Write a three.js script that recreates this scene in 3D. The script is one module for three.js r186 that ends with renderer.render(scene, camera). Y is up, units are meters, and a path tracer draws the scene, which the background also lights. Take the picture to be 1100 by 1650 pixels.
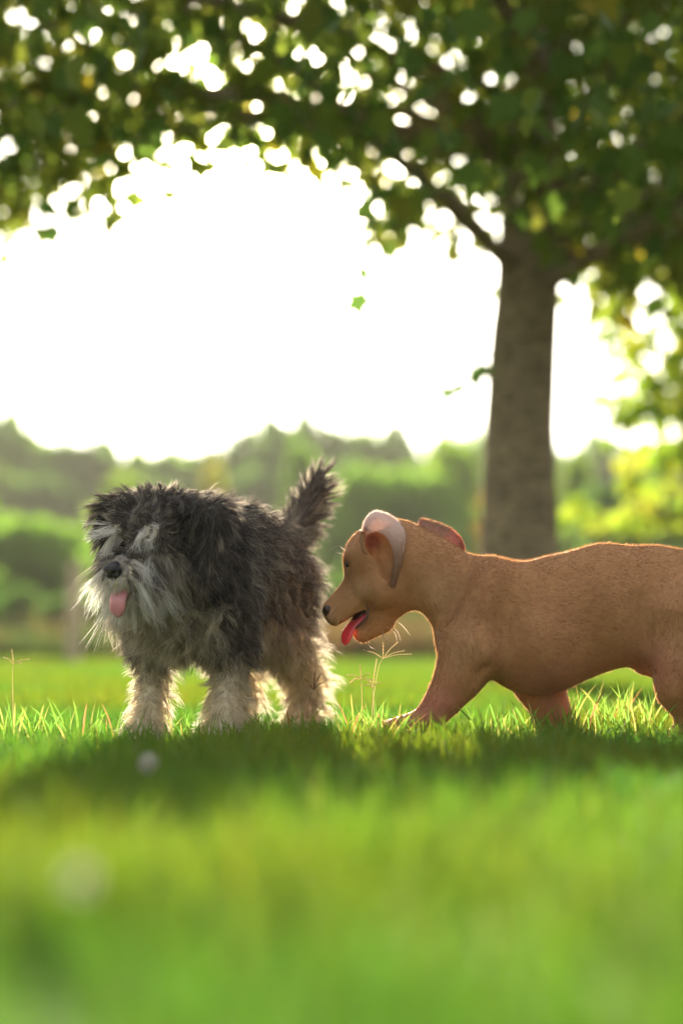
import * as THREE from 'three';
import { mergeGeometries } from 'three/addons/utils/BufferGeometryUtils.js';

// ---------------------------------------------------------------- camera
const scene = new THREE.Scene();
const F = 3899, CAM_Y = 0.15, FOCUS = 3.6, HORIZON = 1042;
const camera = new THREE.PerspectiveCamera(2 * Math.atan(825 / F) * 180 / Math.PI, 1100 / 1650, 0.05, 2000);
const PITCH = Math.atan((HORIZON - 825) / F);
camera.position.set(0, CAM_Y, 0);
camera.rotation.x = PITCH;
camera.focus = 3.52;
camera.userData.fStop = 2.25;

// ---------------------------------------------------------------- sun and sky
const SUN = new THREE.Vector3(-0.041, 0.198, -1).normalize();
const sun = new THREE.DirectionalLight(new THREE.Color(1.0, 0.86, 0.66), 5);
sun.position.copy(SUN).multiplyScalar(60); sun.target.position.set(0, 0, 0);
sun.castShadow = true;
sun.shadow.mapSize.set(4096, 4096);
Object.assign(sun.shadow.camera, { left: -8, right: 8, top: 8, bottom: -8, near: 1, far: 160 });
scene.add(sun, sun.target);

function makeSky() {
  const W = 1024, H = 512, data = new Float32Array(W * H * 4), d = new THREE.Vector3();
  for (let r = 0; r < H; r++) {
    const up = ((r + 0.5) / H - 0.5) * Math.PI;
    for (let c = 0; c < W; c++) {
      const a = ((c + 0.5) / W - 0.5) * 2 * Math.PI;
      d.set(Math.cos(a) * Math.cos(up), Math.sin(up), Math.sin(a) * Math.cos(up));
      const e = Math.max(0, d.y), hz = Math.pow(1 - e, 3.5);
      const th = Math.acos(Math.min(1, Math.max(-1, d.dot(SUN)))) * 180 / Math.PI;
      const wide = 0.62 * Math.exp(-th / 24), mid = 3.2 * Math.exp(-th / 6), core = 30 * Math.exp(-(th / 2.4) * (th / 2.4));
      const o = (r * W + c) * 4;
      data[o] = 0.108 + 0.13 * hz + wide + mid + core;
      data[o + 1] = 0.115 + 0.108 * hz + wide * 0.95 + mid * 0.9 + core * 0.84;
      data[o + 2] = 0.128 + 0.065 * hz + wide * 0.84 + mid * 0.7 + core * 0.56;
      data[o + 3] = 1;
    }
  }
  const t = new THREE.DataTexture(data, W, H, THREE.RGBAFormat, THREE.FloatType);
  t.mapping = THREE.EquirectangularReflectionMapping; t.magFilter = THREE.LinearFilter; t.needsUpdate = true;
  return t;
}
scene.background = scene.environment = makeSky();
scene.fog = new THREE.FogExp2(new THREE.Color(1.0, 0.97, 0.88), 0.0008);

const renderer = new THREE.WebGLRenderer({ antialias: true });
renderer.toneMapping = THREE.LinearToneMapping;
renderer.toneMappingExposure = 6.3;
renderer.shadowMap.enabled = true;
renderer.shadowMap.type = THREE.PCFSoftShadowMap;

// ---------------------------------------------------------------- helpers
let seedState = 7;
const seed = (s) => { seedState = s | 0; };
function rnd() { seedState = (seedState + 0x6d2b79f5) | 0; let t = Math.imul(seedState ^ (seedState >>> 15), 1 | seedState); t = (t + Math.imul(t ^ (t >>> 7), 61 | t)) ^ t; return ((t ^ (t >>> 14)) >>> 0) / 4294967296; }
const rr = (a, b) => a + (b - a) * rnd();
const V = (x, y, z) => new THREE.Vector3(x, y, z);
const clamp = (x, a = 0, b = 1) => Math.min(b, Math.max(a, x));
const sm = (a, b, x) => { const t = clamp((x - a) / (b - a)); return t * t * (3 - 2 * t); };
const gauss = () => { let s = 0; for (let i = 0; i < 4; i++) s += rnd(); return (s - 2) * 1.0; };
// a photo pixel gives a direction; the distance (depth along -z) comes from where the thing stands
function at(px, py, depth) {
  const x = (px - 550) / F, y = -(py - 825) / F, c = Math.cos(PITCH), s = Math.sin(PITCH);
  const ry = y * c + s, rz = y * s - c, k = depth / -rz;
  return V(x * k, CAM_Y + ry * k, -depth);
}
function hash3(x, y, z) { let h = Math.imul(x, 374761393) + Math.imul(y, 668265263) + Math.imul(z, 2147483647 ^ 40503); h = Math.imul(h ^ (h >>> 13), 1274126177); return ((h ^ (h >>> 16)) >>> 0) / 4294967296; }
function noise3(x, y, z) {
  const ix = Math.floor(x), iy = Math.floor(y), iz = Math.floor(z), fx = x - ix, fy = y - iy, fz = z - iz;
  const u = fx * fx * (3 - 2 * fx), v = fy * fy * (3 - 2 * fy), w = fz * fz * (3 - 2 * fz), L = THREE.MathUtils.lerp;
  const g = (a, b, c) => hash3(ix + a, iy + b, iz + c);
  return L(L(L(g(0, 0, 0), g(1, 0, 0), u), L(g(0, 1, 0), g(1, 1, 0), u), v), L(L(g(0, 0, 1), g(1, 0, 1), u), L(g(0, 1, 1), g(1, 1, 1), u), v), w);
}
const taken = new Map();
function numbered(name) { const n = taken.get(name) || 0; taken.set(name, n + 1); return n ? name + '_' + String(n).padStart(3, '0') : name; }
function tag(o, label, category, group, kind) {
  if (label) o.userData.label = label;
  if (category) o.userData.category = category;
  if (group) o.userData.group = group;
  if (kind) o.userData.kind = kind;
  return o;
}
function thing(name, label, category, pos, group) {
  const o = new THREE.Group(); o.name = numbered(name); if (pos) o.position.copy(pos); scene.add(o); return tag(o, label, category, group);
}
function mesh(name, geo, mat, parent, off) {
  const m = new THREE.Mesh(geo, mat); m.name = parent === scene ? numbered(name) : name; m.castShadow = m.receiveShadow = true;
  if (off) m.position.copy(off);
  parent.add(m); return m;
}
function lin(r, g, b) { return new THREE.Color().setRGB(r, g, b); }
const leafMat = (c, t = 0.45, extra = {}) => new THREE.MeshPhysicalMaterial({ color: c, roughness: 0.9, transmission: t, thickness: 0, ior: 1.4, specularIntensity: 0.35, side: THREE.DoubleSide, ...extra });
const plainMat = (c, rough = 0.8, extra = {}) => new THREE.MeshPhysicalMaterial({ color: c, roughness: rough, ...extra });
function geoFrom(pos, idx, col, nrm) {
  const g = new THREE.BufferGeometry();
  g.setAttribute('position', new THREE.Float32BufferAttribute(pos, 3));
  if (col) g.setAttribute('color', new THREE.Float32BufferAttribute(col, 3));
  if (idx) g.setIndex(idx);
  if (nrm) g.setAttribute('normal', new THREE.Float32BufferAttribute(nrm, 3)); else g.computeVertexNormals();
  return g;
}
// tapered tube through points with a radius at each
function limb(points, radii, sides = 8, rough = 0) {
  const pos = [], idx = [], uv = []; let u = V(1, 0, 0.3), len = 0;
  for (let i = 0; i < points.length; i++) {
    const d = points[Math.min(i + 1, points.length - 1)].clone().sub(points[Math.max(i - 1, 0)]).normalize();
    u.sub(d.clone().multiplyScalar(u.dot(d))).normalize();
    const w = d.clone().cross(u);
    if (i) len += points[i].distanceTo(points[i - 1]);
    for (let k = 0; k <= sides; k++) {
      const a = (k % sides) / sides * Math.PI * 2, r = radii[i] * (1 + rough * (noise3(Math.cos(a) * 2 + 9, Math.sin(a) * 2, len * 9) - 0.5));
      const p = points[i].clone().addScaledVector(u, Math.cos(a) * r).addScaledVector(w, Math.sin(a) * r);
      pos.push(p.x, p.y, p.z); uv.push(k / sides * radii[0] * 6.28, len);
      if (i && k < sides) { const q = (sides + 1), a0 = (i - 1) * q + k, b0 = i * q + k; idx.push(a0, a0 + 1, b0, a0 + 1, b0 + 1, b0); }
    }
  }
  const g = geoFrom(pos, idx); g.setAttribute('uv', new THREE.Float32BufferAttribute(uv, 2)); return g;
}
function curve(points, n) { return new THREE.CatmullRomCurve3(points).getPoints(n); }
// gather ribbons (hairs, blades) into one geometry
class Ribbons {
  constructor() { this.p = []; this.i = []; this.c = []; this.n = 0; }
  add(pts, width, col, side, taper = 1.2) {
    const m = pts.length, t = V(), s = V(), base = this.p.length / 3;
    for (let k = 0; k < m; k++) {
      t.subVectors(pts[Math.min(k + 1, m - 1)], pts[Math.max(k - 1, 0)]);
      s.crossVectors(t, side).normalize();
      const w = width * 0.5 * (1 - Math.pow(k / (m - 1), taper)), p = pts[k];
      if (k < m - 1) { this.p.push(p.x - s.x * w, p.y - s.y * w, p.z - s.z * w, p.x + s.x * w, p.y + s.y * w, p.z + s.z * w); this.c.push(col[0], col[1], col[2], col[0], col[1], col[2]); }
      else { this.p.push(p.x, p.y, p.z); this.c.push(col[0], col[1], col[2]); }
      if (k && k < m - 1) { const b = base + (k - 1) * 2; this.i.push(b, b + 1, b + 2, b + 1, b + 3, b + 2); }
      if (k && k === m - 1) { const b = base + (k - 1) * 2; this.i.push(b, b + 1, b + 2); }
    }
    this.n++;
  }
  geo() { return geoFrom(this.p, this.i, this.c); }
}

// ---------------------------------------------------------------- bodies: a field of tapered bones joined with a smooth minimum
class Field {
  constructor() { this.b = []; }
  // a, b: joints; ra, rb: radii; o: { k blend, tag, ax lateral axis, s lateral scale, cut }
  bone(a, b, ra, rb, o = {}) { b = b || a; this.b.push({ a, b, ra, rb: rb === undefined ? ra : rb, k: 0.02, s: 1, ax: o.ax || V(1, 0, 0), tag: o.tag, cut: !!o.cut, leg: o.leg, ear: o.ear, t: 0, ...(o.k ? { k: o.k } : {}), ...(o.s ? { s: o.s } : {}), far: a.distanceTo(b) / 2 + Math.max(ra, rb === undefined ? ra : rb), mx: (a.x + b.x) / 2, my: (a.y + b.y) / 2, mz: (a.z + b.z) / 2 }); return this; }
  one(q, x, y, z) {
    let px = x - q.a.x, py = y - q.a.y, pz = z - q.a.z;
    let bx = q.b.x - q.a.x, by = q.b.y - q.a.y, bz = q.b.z - q.a.z;
    if (q.s !== 1) {
      const e = 1 / q.s - 1; let d = (px * q.ax.x + py * q.ax.y + pz * q.ax.z) * e;
      px += d * q.ax.x; py += d * q.ax.y; pz += d * q.ax.z;
      d = (bx * q.ax.x + by * q.ax.y + bz * q.ax.z) * e; bx += d * q.ax.x; by += d * q.ax.y; bz += d * q.ax.z;
    }
    const bb = bx * bx + by * by + bz * bz, t = bb > 1e-12 ? clamp((px * bx + py * by + pz * bz) / bb) : 0;
    const dx = px - bx * t, dy = py - by * t, dz = pz - bz * t;
    q.t = t;
    return (Math.sqrt(dx * dx + dy * dy + dz * dz) - (q.ra + (q.rb - q.ra) * t)) * Math.min(1, 0.5 + q.s * 0.5);
  }
  d(x, y, z) {
    let r = 1;
    for (const q of this.b) {
      const ux = x - q.mx, uy = y - q.my, uz = z - q.mz, lim = q.far + (q.cut ? 0.03 : r * 1.05 + q.k + 0.004);
      if (lim > 0 && ux * ux + uy * uy + uz * uz > lim * lim * 1.02) continue;
      const e = this.one(q, x, y, z);
      if (q.cut) { const h = Math.max(q.k - Math.abs(-e - r), 0) / q.k; r = Math.max(r, -e) + h * h * q.k * 0.25; continue; }
      if (e > r + q.k) continue;
      const h = Math.max(q.k - Math.abs(e - r), 0) / q.k;
      r = Math.min(e, r) - h * h * q.k * 0.25;
    }
    return r;
  }
  nearest(p) { let best = 1e9, f = null, ft = 0; for (const q of this.b) { if (q.cut) continue; const e = this.one(q, p.x, p.y, p.z); if (e < best) { best = e; f = q; ft = q.t; } } return [f, ft]; }
  grad(x, y, z, out) {
    const h = 0.0012; out.set(this.d(x + h, y, z) - this.d(x - h, y, z), this.d(x, y + h, z) - this.d(x, y - h, z), this.d(x, y, z + h) - this.d(x, y, z - h)); return out.normalize();
  }
  // surface nets
  build(cell) {
    const lo = V(1e9, 1e9, 1e9), hi = V(-1e9, -1e9, -1e9);
    for (const q of this.b) if (!q.cut) for (const [c, r] of [[q.a, q.ra], [q.b, q.rb]]) { lo.min(V(c.x - r, c.y - r, c.z - r)); hi.max(V(c.x + r, c.y + r, c.z + r)); }
    lo.addScalar(-3 * cell); hi.addScalar(3 * cell);
    const nx = Math.ceil((hi.x - lo.x) / cell), ny = Math.ceil((hi.y - lo.y) / cell), nz = Math.ceil((hi.z - lo.z) / cell);
    const f = new Float32Array(nx * ny * nz), id = (i, j, k) => i + nx * (j + ny * k);
    const BS = 6, reach = cell * BS * 0.9 * 2 + 0.004;
    for (let K = 0; K < nz; K += BS) for (let J = 0; J < ny; J += BS) for (let I = 0; I < nx; I += BS) {
      const h = (BS - 1) / 2, far = this.d(lo.x + (I + h) * cell, lo.y + (J + h) * cell, lo.z + (K + h) * cell), skip = Math.abs(far) > reach;
      for (let k = K; k < Math.min(nz, K + BS); k++) for (let j = J; j < Math.min(ny, J + BS); j++) for (let i = I; i < Math.min(nx, I + BS); i++) f[id(i, j, k)] = skip ? far : this.d(lo.x + i * cell, lo.y + j * cell, lo.z + k * cell);
    }
    const vert = new Int32Array(nx * ny * nz).fill(-1), pos = [], idx = [];
    for (let k = 0; k < nz - 1; k++) for (let j = 0; j < ny - 1; j++) for (let i = 0; i < nx - 1; i++) {
      let n = 0, sx = 0, sy = 0, sz = 0, mask = 0;
      const val = [];
      for (let c = 0; c < 8; c++) { const v = f[id(i + (c & 1), j + (c >> 1 & 1), k + (c >> 2))]; val.push(v); if (v < 0) mask |= 1 << c; }
      if (mask === 0 || mask === 255) continue;
      for (let c = 0; c < 8; c++) for (const bit of [1, 2, 4]) {
        const e = c | bit; if (e === c) continue;
        if ((val[c] < 0) === (val[e] < 0)) continue;
        const t = val[c] / (val[c] - val[e]);
        sx += (c & 1) + (bit === 1 ? t : 0); sy += (c >> 1 & 1) + (bit === 2 ? t : 0); sz += (c >> 2) + (bit === 4 ? t : 0); n++;
      }
      vert[id(i, j, k)] = pos.length / 3;
      pos.push(lo.x + (i + sx / n) * cell, lo.y + (j + sy / n) * cell, lo.z + (k + sz / n) * cell);
    }
    for (let k = 1; k < nz - 1; k++) for (let j = 1; j < ny - 1; j++) for (let i = 1; i < nx - 1; i++) {
      const s = f[id(i, j, k)] < 0;
      const quad = (a, b, c, d, flip) => { if (flip) idx.push(a, c, b, a, d, c); else idx.push(a, b, c, a, c, d); };
      if (s !== f[id(i + 1, j, k)] < 0) quad(vert[id(i, j - 1, k - 1)], vert[id(i, j, k - 1)], vert[id(i, j, k)], vert[id(i, j - 1, k)], !s);
      if (s !== f[id(i, j + 1, k)] < 0) quad(vert[id(i - 1, j, k - 1)], vert[id(i - 1, j, k)], vert[id(i, j, k)], vert[id(i, j, k - 1)], !s);
      if (s !== f[id(i, j, k + 1)] < 0) quad(vert[id(i - 1, j - 1, k)], vert[id(i, j - 1, k)], vert[id(i, j, k)], vert[id(i - 1, j, k)], !s);
    }
    const g = V(), nrm = new Array(pos.length);
    for (let v = 0; v < pos.length; v += 3) {
      for (let it = 0; it < 2; it++) {
        this.grad(pos[v], pos[v + 1], pos[v + 2], g); const e = clamp(this.d(pos[v], pos[v + 1], pos[v + 2]), -cell, cell);
        pos[v] -= g.x * e * 0.8; pos[v + 1] -= g.y * e * 0.8; pos[v + 2] -= g.z * e * 0.8;
      }
      this.grad(pos[v], pos[v + 1], pos[v + 2], g); nrm[v] = g.x; nrm[v + 1] = g.y; nrm[v + 2] = g.z;
    }
    return { pos, idx, nrm };
  }
}
function sampler(m) {   // points spread evenly over a surface
  const cum = []; let total = 0; const A = V(), B = V(), C = V();
  const get = (i, out) => out.set(m.pos[i * 3], m.pos[i * 3 + 1], m.pos[i * 3 + 2]);
  for (let t = 0; t < m.idx.length; t += 3) { get(m.idx[t], A); get(m.idx[t + 1], B); get(m.idx[t + 2], C); total += B.sub(A).cross(C.sub(A)).length() / 2; cum.push(total); }
  return {
    area: total,
    pick(p, n) {
      const r = rnd() * total; let lo = 0, hi = cum.length - 1;
      while (lo < hi) { const mid = (lo + hi) >> 1; if (cum[mid] < r) lo = mid + 1; else hi = mid; }
      let u = rnd(), v = rnd(); if (u + v > 1) { u = 1 - u; v = 1 - v; } const w = 1 - u - v, [i, j, k] = [m.idx[lo * 3], m.idx[lo * 3 + 1], m.idx[lo * 3 + 2]];
      const mix = (arr, c) => arr[i * 3 + c] * w + arr[j * 3 + c] * u + arr[k * 3 + c] * v;
      p.set(mix(m.pos, 0), mix(m.pos, 1), mix(m.pos, 2)); n.set(mix(m.nrm, 0), mix(m.nrm, 1), mix(m.nrm, 2)).normalize();
    },
  };
}

// ---------------------------------------------------------------- ground and grass
function noiseTexture(w, h, fn) {
  const d = new Uint8Array(w * h * 4);
  for (let y = 0; y < h; y++) for (let x = 0; x < w; x++) { const c = fn(x, y), o = (y * w + x) * 4; d[o] = c[0]; d[o + 1] = c[1]; d[o + 2] = c[2]; d[o + 3] = 255; }
  const t = new THREE.DataTexture(d, w, h); t.wrapS = t.wrapT = THREE.RepeatWrapping; t.magFilter = THREE.LinearFilter; t.needsUpdate = true; return t;
}
{
  const tex = noiseTexture(512, 512, (x, y) => {
    const n = noise3(x / 9, y / 9, 1) * 0.5 + noise3(x / 2.3, y / 2.3, 4) * 0.5, m = noise3(x / 60, y / 60, 8);
    return [44 + 40 * n + 18 * m, 62 + 40 * n, 26 + 20 * n];
  });
  tex.colorSpace = THREE.SRGBColorSpace; tex.repeat.set(700, 700);
  const g = new THREE.PlaneGeometry(700, 700, 1, 1); g.rotateX(-Math.PI / 2);
  const m = mesh('ground', g, new THREE.MeshStandardMaterial({ map: tex, roughness: 1 }), scene); m.userData.kind = 'structure';
}
function tuft(n, h0, h1, w0, w1, spread, bend) {
  const R = new Ribbons();
  for (let i = 0; i < n; i++) {
    const a = rr(0, 6.283), r = spread * Math.sqrt(rnd()), h = rr(h0, h1) * (rnd() < 0.15 ? 1.3 : 1), lean = rr(0.08, 1) * bend, la = rr(0, 6.283), p = [];
    const segs = 5, tip = rnd() < 0.5 ? 1.6 : 3.5;
    for (let k = 0; k <= segs; k++) { const t = k / segs, q = lean * t * t; p.push(V(Math.cos(a) * r + Math.cos(la) * q * h, h * t * (1 - 0.35 * lean * t), Math.sin(a) * r + Math.sin(la) * q * h)); }
    const v = rr(0.75, 1.2), dry = rnd() < 0.06;
    R.add(p, rr(w0, w1), dry ? [1.7 * v, 0.95 * v, 1.3 * v] : [v * rr(0.8, 1.25), v, v * rr(0.6, 1.3)], V(Math.cos(la + rr(-0.7, 0.7)), 0.2, Math.sin(la + rr(-0.7, 0.7))), tip);
  }
  return R.geo();
}
const lawn = new THREE.Group(); lawn.name = 'lawn_grass'; tag(lawn, 'short green lawn grass glowing in the low sun around both dogs', 'grass', null, 'stuff'); scene.add(lawn);
{
  seed(11);
  const gm = leafMat(lin(0.108, 0.235, 0.022), 0.58, { vertexColors: true, roughness: 0.75 });
  const bands = [[0.42, 6, 0.6, 520, 1, 22, 0.055, 0.0034], [6, 14, 1.6, 260, 1.15, 22, 0.055, 0.0042], [14, 34, 4, 80, 1.5, 26, 0.05, 0.006]];
  const M = new THREE.Matrix4(), Q = new THREE.Quaternion(), col = new THREE.Color();
  for (const [z0, z1, margin, density, scale, n, h, w] of bands) for (let variant = 0; variant < 3; variant++) {
    const list = [];
    const half = (z) => 0.1415 * z + margin;
    const count = Math.round(density / 3 * ((z1 - z0) * margin * 2 + 0.1415 * (z1 * z1 - z0 * z0)));
    for (let i = 0; i < count; i++) {
      let z, x; do { z = rr(z0, z1); } while (rnd() > half(z) / half(z1));
      x = rr(-half(z), half(z)); list.push([x, -z]);
    }
    const im = new THREE.InstancedMesh(tuft(n, h * 0.45, h, w * 0.6, w, 0.05 * scale, 0.75), gm, list.length);
    im.name = 'grass_blades'; im.castShadow = im.receiveShadow = true;
    list.forEach(([x, z], i) => {
      const patch = noise3(x * 2.2 + 5, z * 2.2, 3), fine = 0.5 * noise3(x * 9, z * 9, 7) + 0.5 * noise3(x * 22, z * 22, 5), s = scale * rr(0.7, 1.3) * (0.8 + 0.4 * patch);
      M.compose(V(x, -0.002, z), Q.setFromEuler(new THREE.Euler(rr(-0.12, 0.12), rr(0, 6.283), rr(-0.12, 0.12))), V(scale * rr(0.9, 1.1), s, scale * rr(0.9, 1.1)));
      im.setMatrixAt(i, M);
      const b = 0.8 + 0.4 * fine; im.setColorAt(i, col.setRGB(b * (0.62 + 1.0 * patch), b, b * (1.25 - 0.5 * patch)));
    });
    lawn.add(im);
  }
}
// ---------------------------------------------------------------- the maple behind the puppy
function mapleLeaf() {   // five pointed lobes, folded a little along the midrib; unit length, stalk at the origin
  const half = [[0, 0.02], [0.13, -0.04], [0.34, 0.02], [0.27, 0.16], [0.52, 0.34], [0.34, 0.40], [0.40, 0.56], [0.20, 0.53], [0.13, 0.70], [0, 1.0]];
  const pos = [0, 0.34, 0], idx = [], ring = [...half, ...half.slice(1, -1).reverse().map(([x, y]) => [-x, y])];
  for (const [x, y] of ring) pos.push(x, y, -0.25 * Math.abs(x) - 0.12 * (y - 0.34) * (y - 0.34) + 0.03 * Math.sin(9 * x));
  for (let i = 0; i < ring.length; i++) idx.push(0, 1 + i, 1 + (i + 1) % ring.length);
  return geoFrom(pos, idx);
}
const LEAF = mapleLeaf();
const barkTex = noiseTexture(512, 512, (x, y) => {
  const band = noise3(x / 60, y / 7, 2), fine = noise3(x / 5, y / 3, 5), patch = noise3(x / 40, y / 40, 9), lent = noise3(x / 18, y / 2.5, 14);
  const v = 78 + 50 * band + 34 * fine + 34 * patch - (lent > 0.72 ? 42 : 0);
  return [Math.min(255, v * 1.1), v * 0.98, v * 0.82];
}); barkTex.colorSpace = THREE.SRGBColorSpace;
const barkBump = noiseTexture(512, 512, (x, y) => { const v = 255 * (0.45 * noise3(x / 60, y / 7, 2) + 0.3 * noise3(x / 5, y / 3, 5) + 0.25 * (noise3(x / 18, y / 2.5, 14) > 0.72 ? 0 : 1)); return [v, v, v]; });
for (const t of [barkTex, barkBump]) t.repeat.set(2.2, 2.2);
const barkMat = new THREE.MeshStandardMaterial({ map: barkTex, bumpMap: barkBump, bumpScale: 0.012, roughness: 0.95 });

function leafyTree(o) {
  const root = thing(o.name, o.label, 'tree', V(o.x, 0, -o.depth));
  const trunk = mesh('trunk', limb(curve(o.trunk, 28), Array.from({ length: 29 }, (_, i) => o.radius(i / 28)), 24, 0.1), o.bark, root);
  const cv = new THREE.CatmullRomCurve3(o.trunk), spots = [];
  for (let i = 0; i < o.limbs; i++) {
    const t = rr(o.from, 0.97), start = cv.getPoint(t), a = i * 2.4 + rr(-0.4, 0.4), L = o.reach(t) * rr(0.75, 1.05), rise = rr(0.22, 0.6);
    const pts = [start];
    for (let k = 1; k <= 6; k++) { const q = k / 6; pts.push(V(start.x + Math.cos(a + q * 0.3) * L * q, start.y + L * (rise * q - o.droop * q * q) + rr(-0.06, 0.06), start.z + Math.sin(a + q * 0.3) * L * q)); }
    if (o.lowest) pts.forEach((p, k) => { if (k) p.y = Math.max(p.y, o.lowest(p.x + o.x, p.z - o.depth)); });
    const r0 = o.limbRadius * (1.1 - t * 0.6);
    mesh('limb', limb(pts, pts.map((_, k) => r0 * (1 - k / 7)), 7, 0.1), o.bark, root);
    const lc = new THREE.CatmullRomCurve3(pts);
    for (let k = 0; k < o.clusters; k++) { const q = Math.pow(rnd(), 0.6) * 0.85 + 0.15; const c = lc.getPoint(Math.min(1, q)); spots.push(c.add(V(rr(-1, 1), rr(-1.5, 0.7), rr(-1, 1)).multiplyScalar(o.puff))); }
  }
  const M = new THREE.Matrix4(), Q = new THREE.Quaternion(), list = [];
  for (const c of spots) for (let k = 0; k < o.perCluster; k++) {
    const p = c.clone().add(V(gauss(), gauss() * 0.7, gauss()).multiplyScalar(o.clusterSize));
    if (!o.keep(p.x + o.x, p.y, p.z - o.depth)) continue;
    list.push(p);
  }
  if (o.layer) o.layer((x, y, z) => list.push(V(x - o.x, y, z + o.depth)));
  const place = (p) => { const s = rr(o.leaf[0], o.leaf[1]); M.compose(p, Q.setFromEuler(new THREE.Euler(rr(-0.7, 0.7) + Math.PI * 0.95, rr(0, 6.283), rr(-0.7, 0.7), 'YXZ')), V(s, s, s)); return M; };
  // the leaves that show largest: nearest the camera's side of the crown, low in it
  const eye = V(-o.x, CAM_Y, o.depth), inFrame = (p) => { const w = p.clone().sub(eye); const yy = -w.y / w.z / 1; return w.z < 0 && Math.abs(w.x / -w.z) < 0.14 && w.y / -w.z < 0.268 && w.y / -w.z > 0.02; };
  list.sort((a, b) => (inFrame(b) - inFrame(a)) || (a.distanceTo(eye) - b.distanceTo(eye)));
  const single = Math.min(o.single, list.length);
  for (const p of [...(o.extra || []), ...list.slice(0, single)]) { const m = mesh('leaf', LEAF, o.leafMats[Math.floor(rnd() * o.leafMats.length)], root); place(p).decompose(m.position, m.quaternion, m.scale); }
  const im = new THREE.InstancedMesh(LEAF, leafMat(lin(1, 1, 1), 0.58), list.length - single); im.name = 'foliage'; im.userData.kind = 'stuff'; im.castShadow = im.receiveShadow = true;
  const col = new THREE.Color();
  list.slice(single).forEach((p, i) => { im.setMatrixAt(i, place(p)); const b = rr(0.7, 1.25), yl = rnd() < 0.05 ? 2.2 : 1; im.setColorAt(i, col.setRGB(o.tint[0] * b * rr(0.8, 1.3) * yl * 1.1, o.tint[1] * b * (yl > 1 ? 1.6 : 1), o.tint[2] * b)); });
  root.add(im);
  console.log(o.name, 'leaves', list.length);
  return root;
}
{
  seed(23);
  const D = 8, X = at(838, 900, D).x;
  const line = [[836, 1115], [836, 850], [839, 620], [853, 400], [858, 200]].map(([px, py]) => { const p = at(px, py, D); return V(p.x - X, p.y, 0); });
  line[0].y = -0.02;
  line.push(V(line[4].x + 0.06, 3.0, 0.05), V(line[4].x + 0.02, 4.6, -0.05));
  // lowest leaves of the crown, metres above the ground against x: it arches up left of the trunk
  const skirt = [[-3.5, 1.35], [-1.9, 1.55], [-1.1, 1.55], [-0.85, 1.62], [-0.62, 1.78], [-0.3, 1.86], [-0.05, 1.72], [0.1, 1.55], [0.2, 1.47], [0.5, 1.5], [0.75, 1.45], [0.85, 1.28], [1.15, 1.2], [1.6, 1.25], [3.5, 1.3]];
  const low = (x) => { for (let i = 1; i < skirt.length; i++) if (x < skirt[i][0]) { const [a, b] = [skirt[i - 1], skirt[i]]; return a[1] + (b[1] - a[1]) * clamp((x - a[0]) / (b[0] - a[0])); } return 1.3; };
  // the crown thins out where the low sun comes through, and stays above the sunbeams that reach the dogs
  const floor = (x, z) => Math.max(low(x * 8 / -z) * 0.5 + low(x) * 0.5 + (-z - 8) * 0.14, 0.5 + (-z - 3.6) * 0.198) + 0.30 * (noise3(x * 3.5, z * 0.8, 3) - 0.55) + 0.16 * (noise3(x * 11, z * 3, 6) - 0.5);
  const thin = (x, y) => 0.70 - 0.10 * Math.exp(-(((x + 0.35) / 0.55) ** 2)) + 0.30 * sm(0.1, 0.8, x);
  const maple = leafyTree({
    name: 'maple_tree', label: 'maple with a bare grey trunk and low leafy crown behind the tan puppy', x: X, depth: D, trunk: line,
    radius: (t) => 0.135 - 0.06 * t + 0.06 * Math.exp(-t * 22) - 0.055 * sm(0.5, 1, t), bark: barkMat, from: 0.43, limbs: 36, limbRadius: 0.035,
    reach: (t) => 3.3 - 1.9 * sm(0.5, 1, t), droop: 0.38, clusters: 34, puff: 0.3, perCluster: 34, clusterSize: 0.2, leaf: [0.055, 0.1], single: 290,
    lowest: (x, z) => floor(x, z) + 0.22, keep: (x, y, z) => y > 2.75 || (y > floor(x, z) && rnd() < 0.16),
    layer: (put) => {
      for (let i = 0; i < 20500; i++) {
        const x = rr(-3.4, 4.2), z = -rr(5.3, 11), y = rr(1.15, 2.8); if (Math.hypot(x - X, (z + D) * 1.15) > 3.9 || y < floor(x, z)) continue;
        if (rnd() < thin(x, y)) put(x, y, z);
      }
    },
    tint: [0.108, 0.165, 0.022], leafMats: [leafMat(lin(0.09, 0.155, 0.022), 0.52), leafMat(lin(0.13, 0.18, 0.022), 0.52), leafMat(lin(0.075, 0.135, 0.022), 0.52)],
    extra: [[640, 380, 7.2], [632, 395, 7.1], [628, 360, 7.2]].map(([a, b, d]) => { const p = at(a, b, d); return V(p.x - X, p.y, p.z + D); }),
  });
  // twigs that hang out of the crown and off the trunk, each with a few leaves at its end
  const hangMat = leafMat(lin(0.06, 0.12, 0.022), 0.45);
  const hang = (line, leaves) => {
    const own = ([px, py, d]) => { const p = at(px, py, d); return V(p.x - X, p.y, p.z + D); }, pts = curve(line.map(own), 12);
    mesh('twig', limb(pts, pts.map((_, i) => 0.004 - 0.00022 * i), 6), barkMat, maple);
    for (const [px, py, d, s, turn, tilt] of leaves) { const m = mesh('leaf', LEAF, hangMat, maple, own([px, py, d])); m.scale.setScalar(s); m.rotation.set(tilt, turn, Math.PI + turn * 0.4); }
  };
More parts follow.
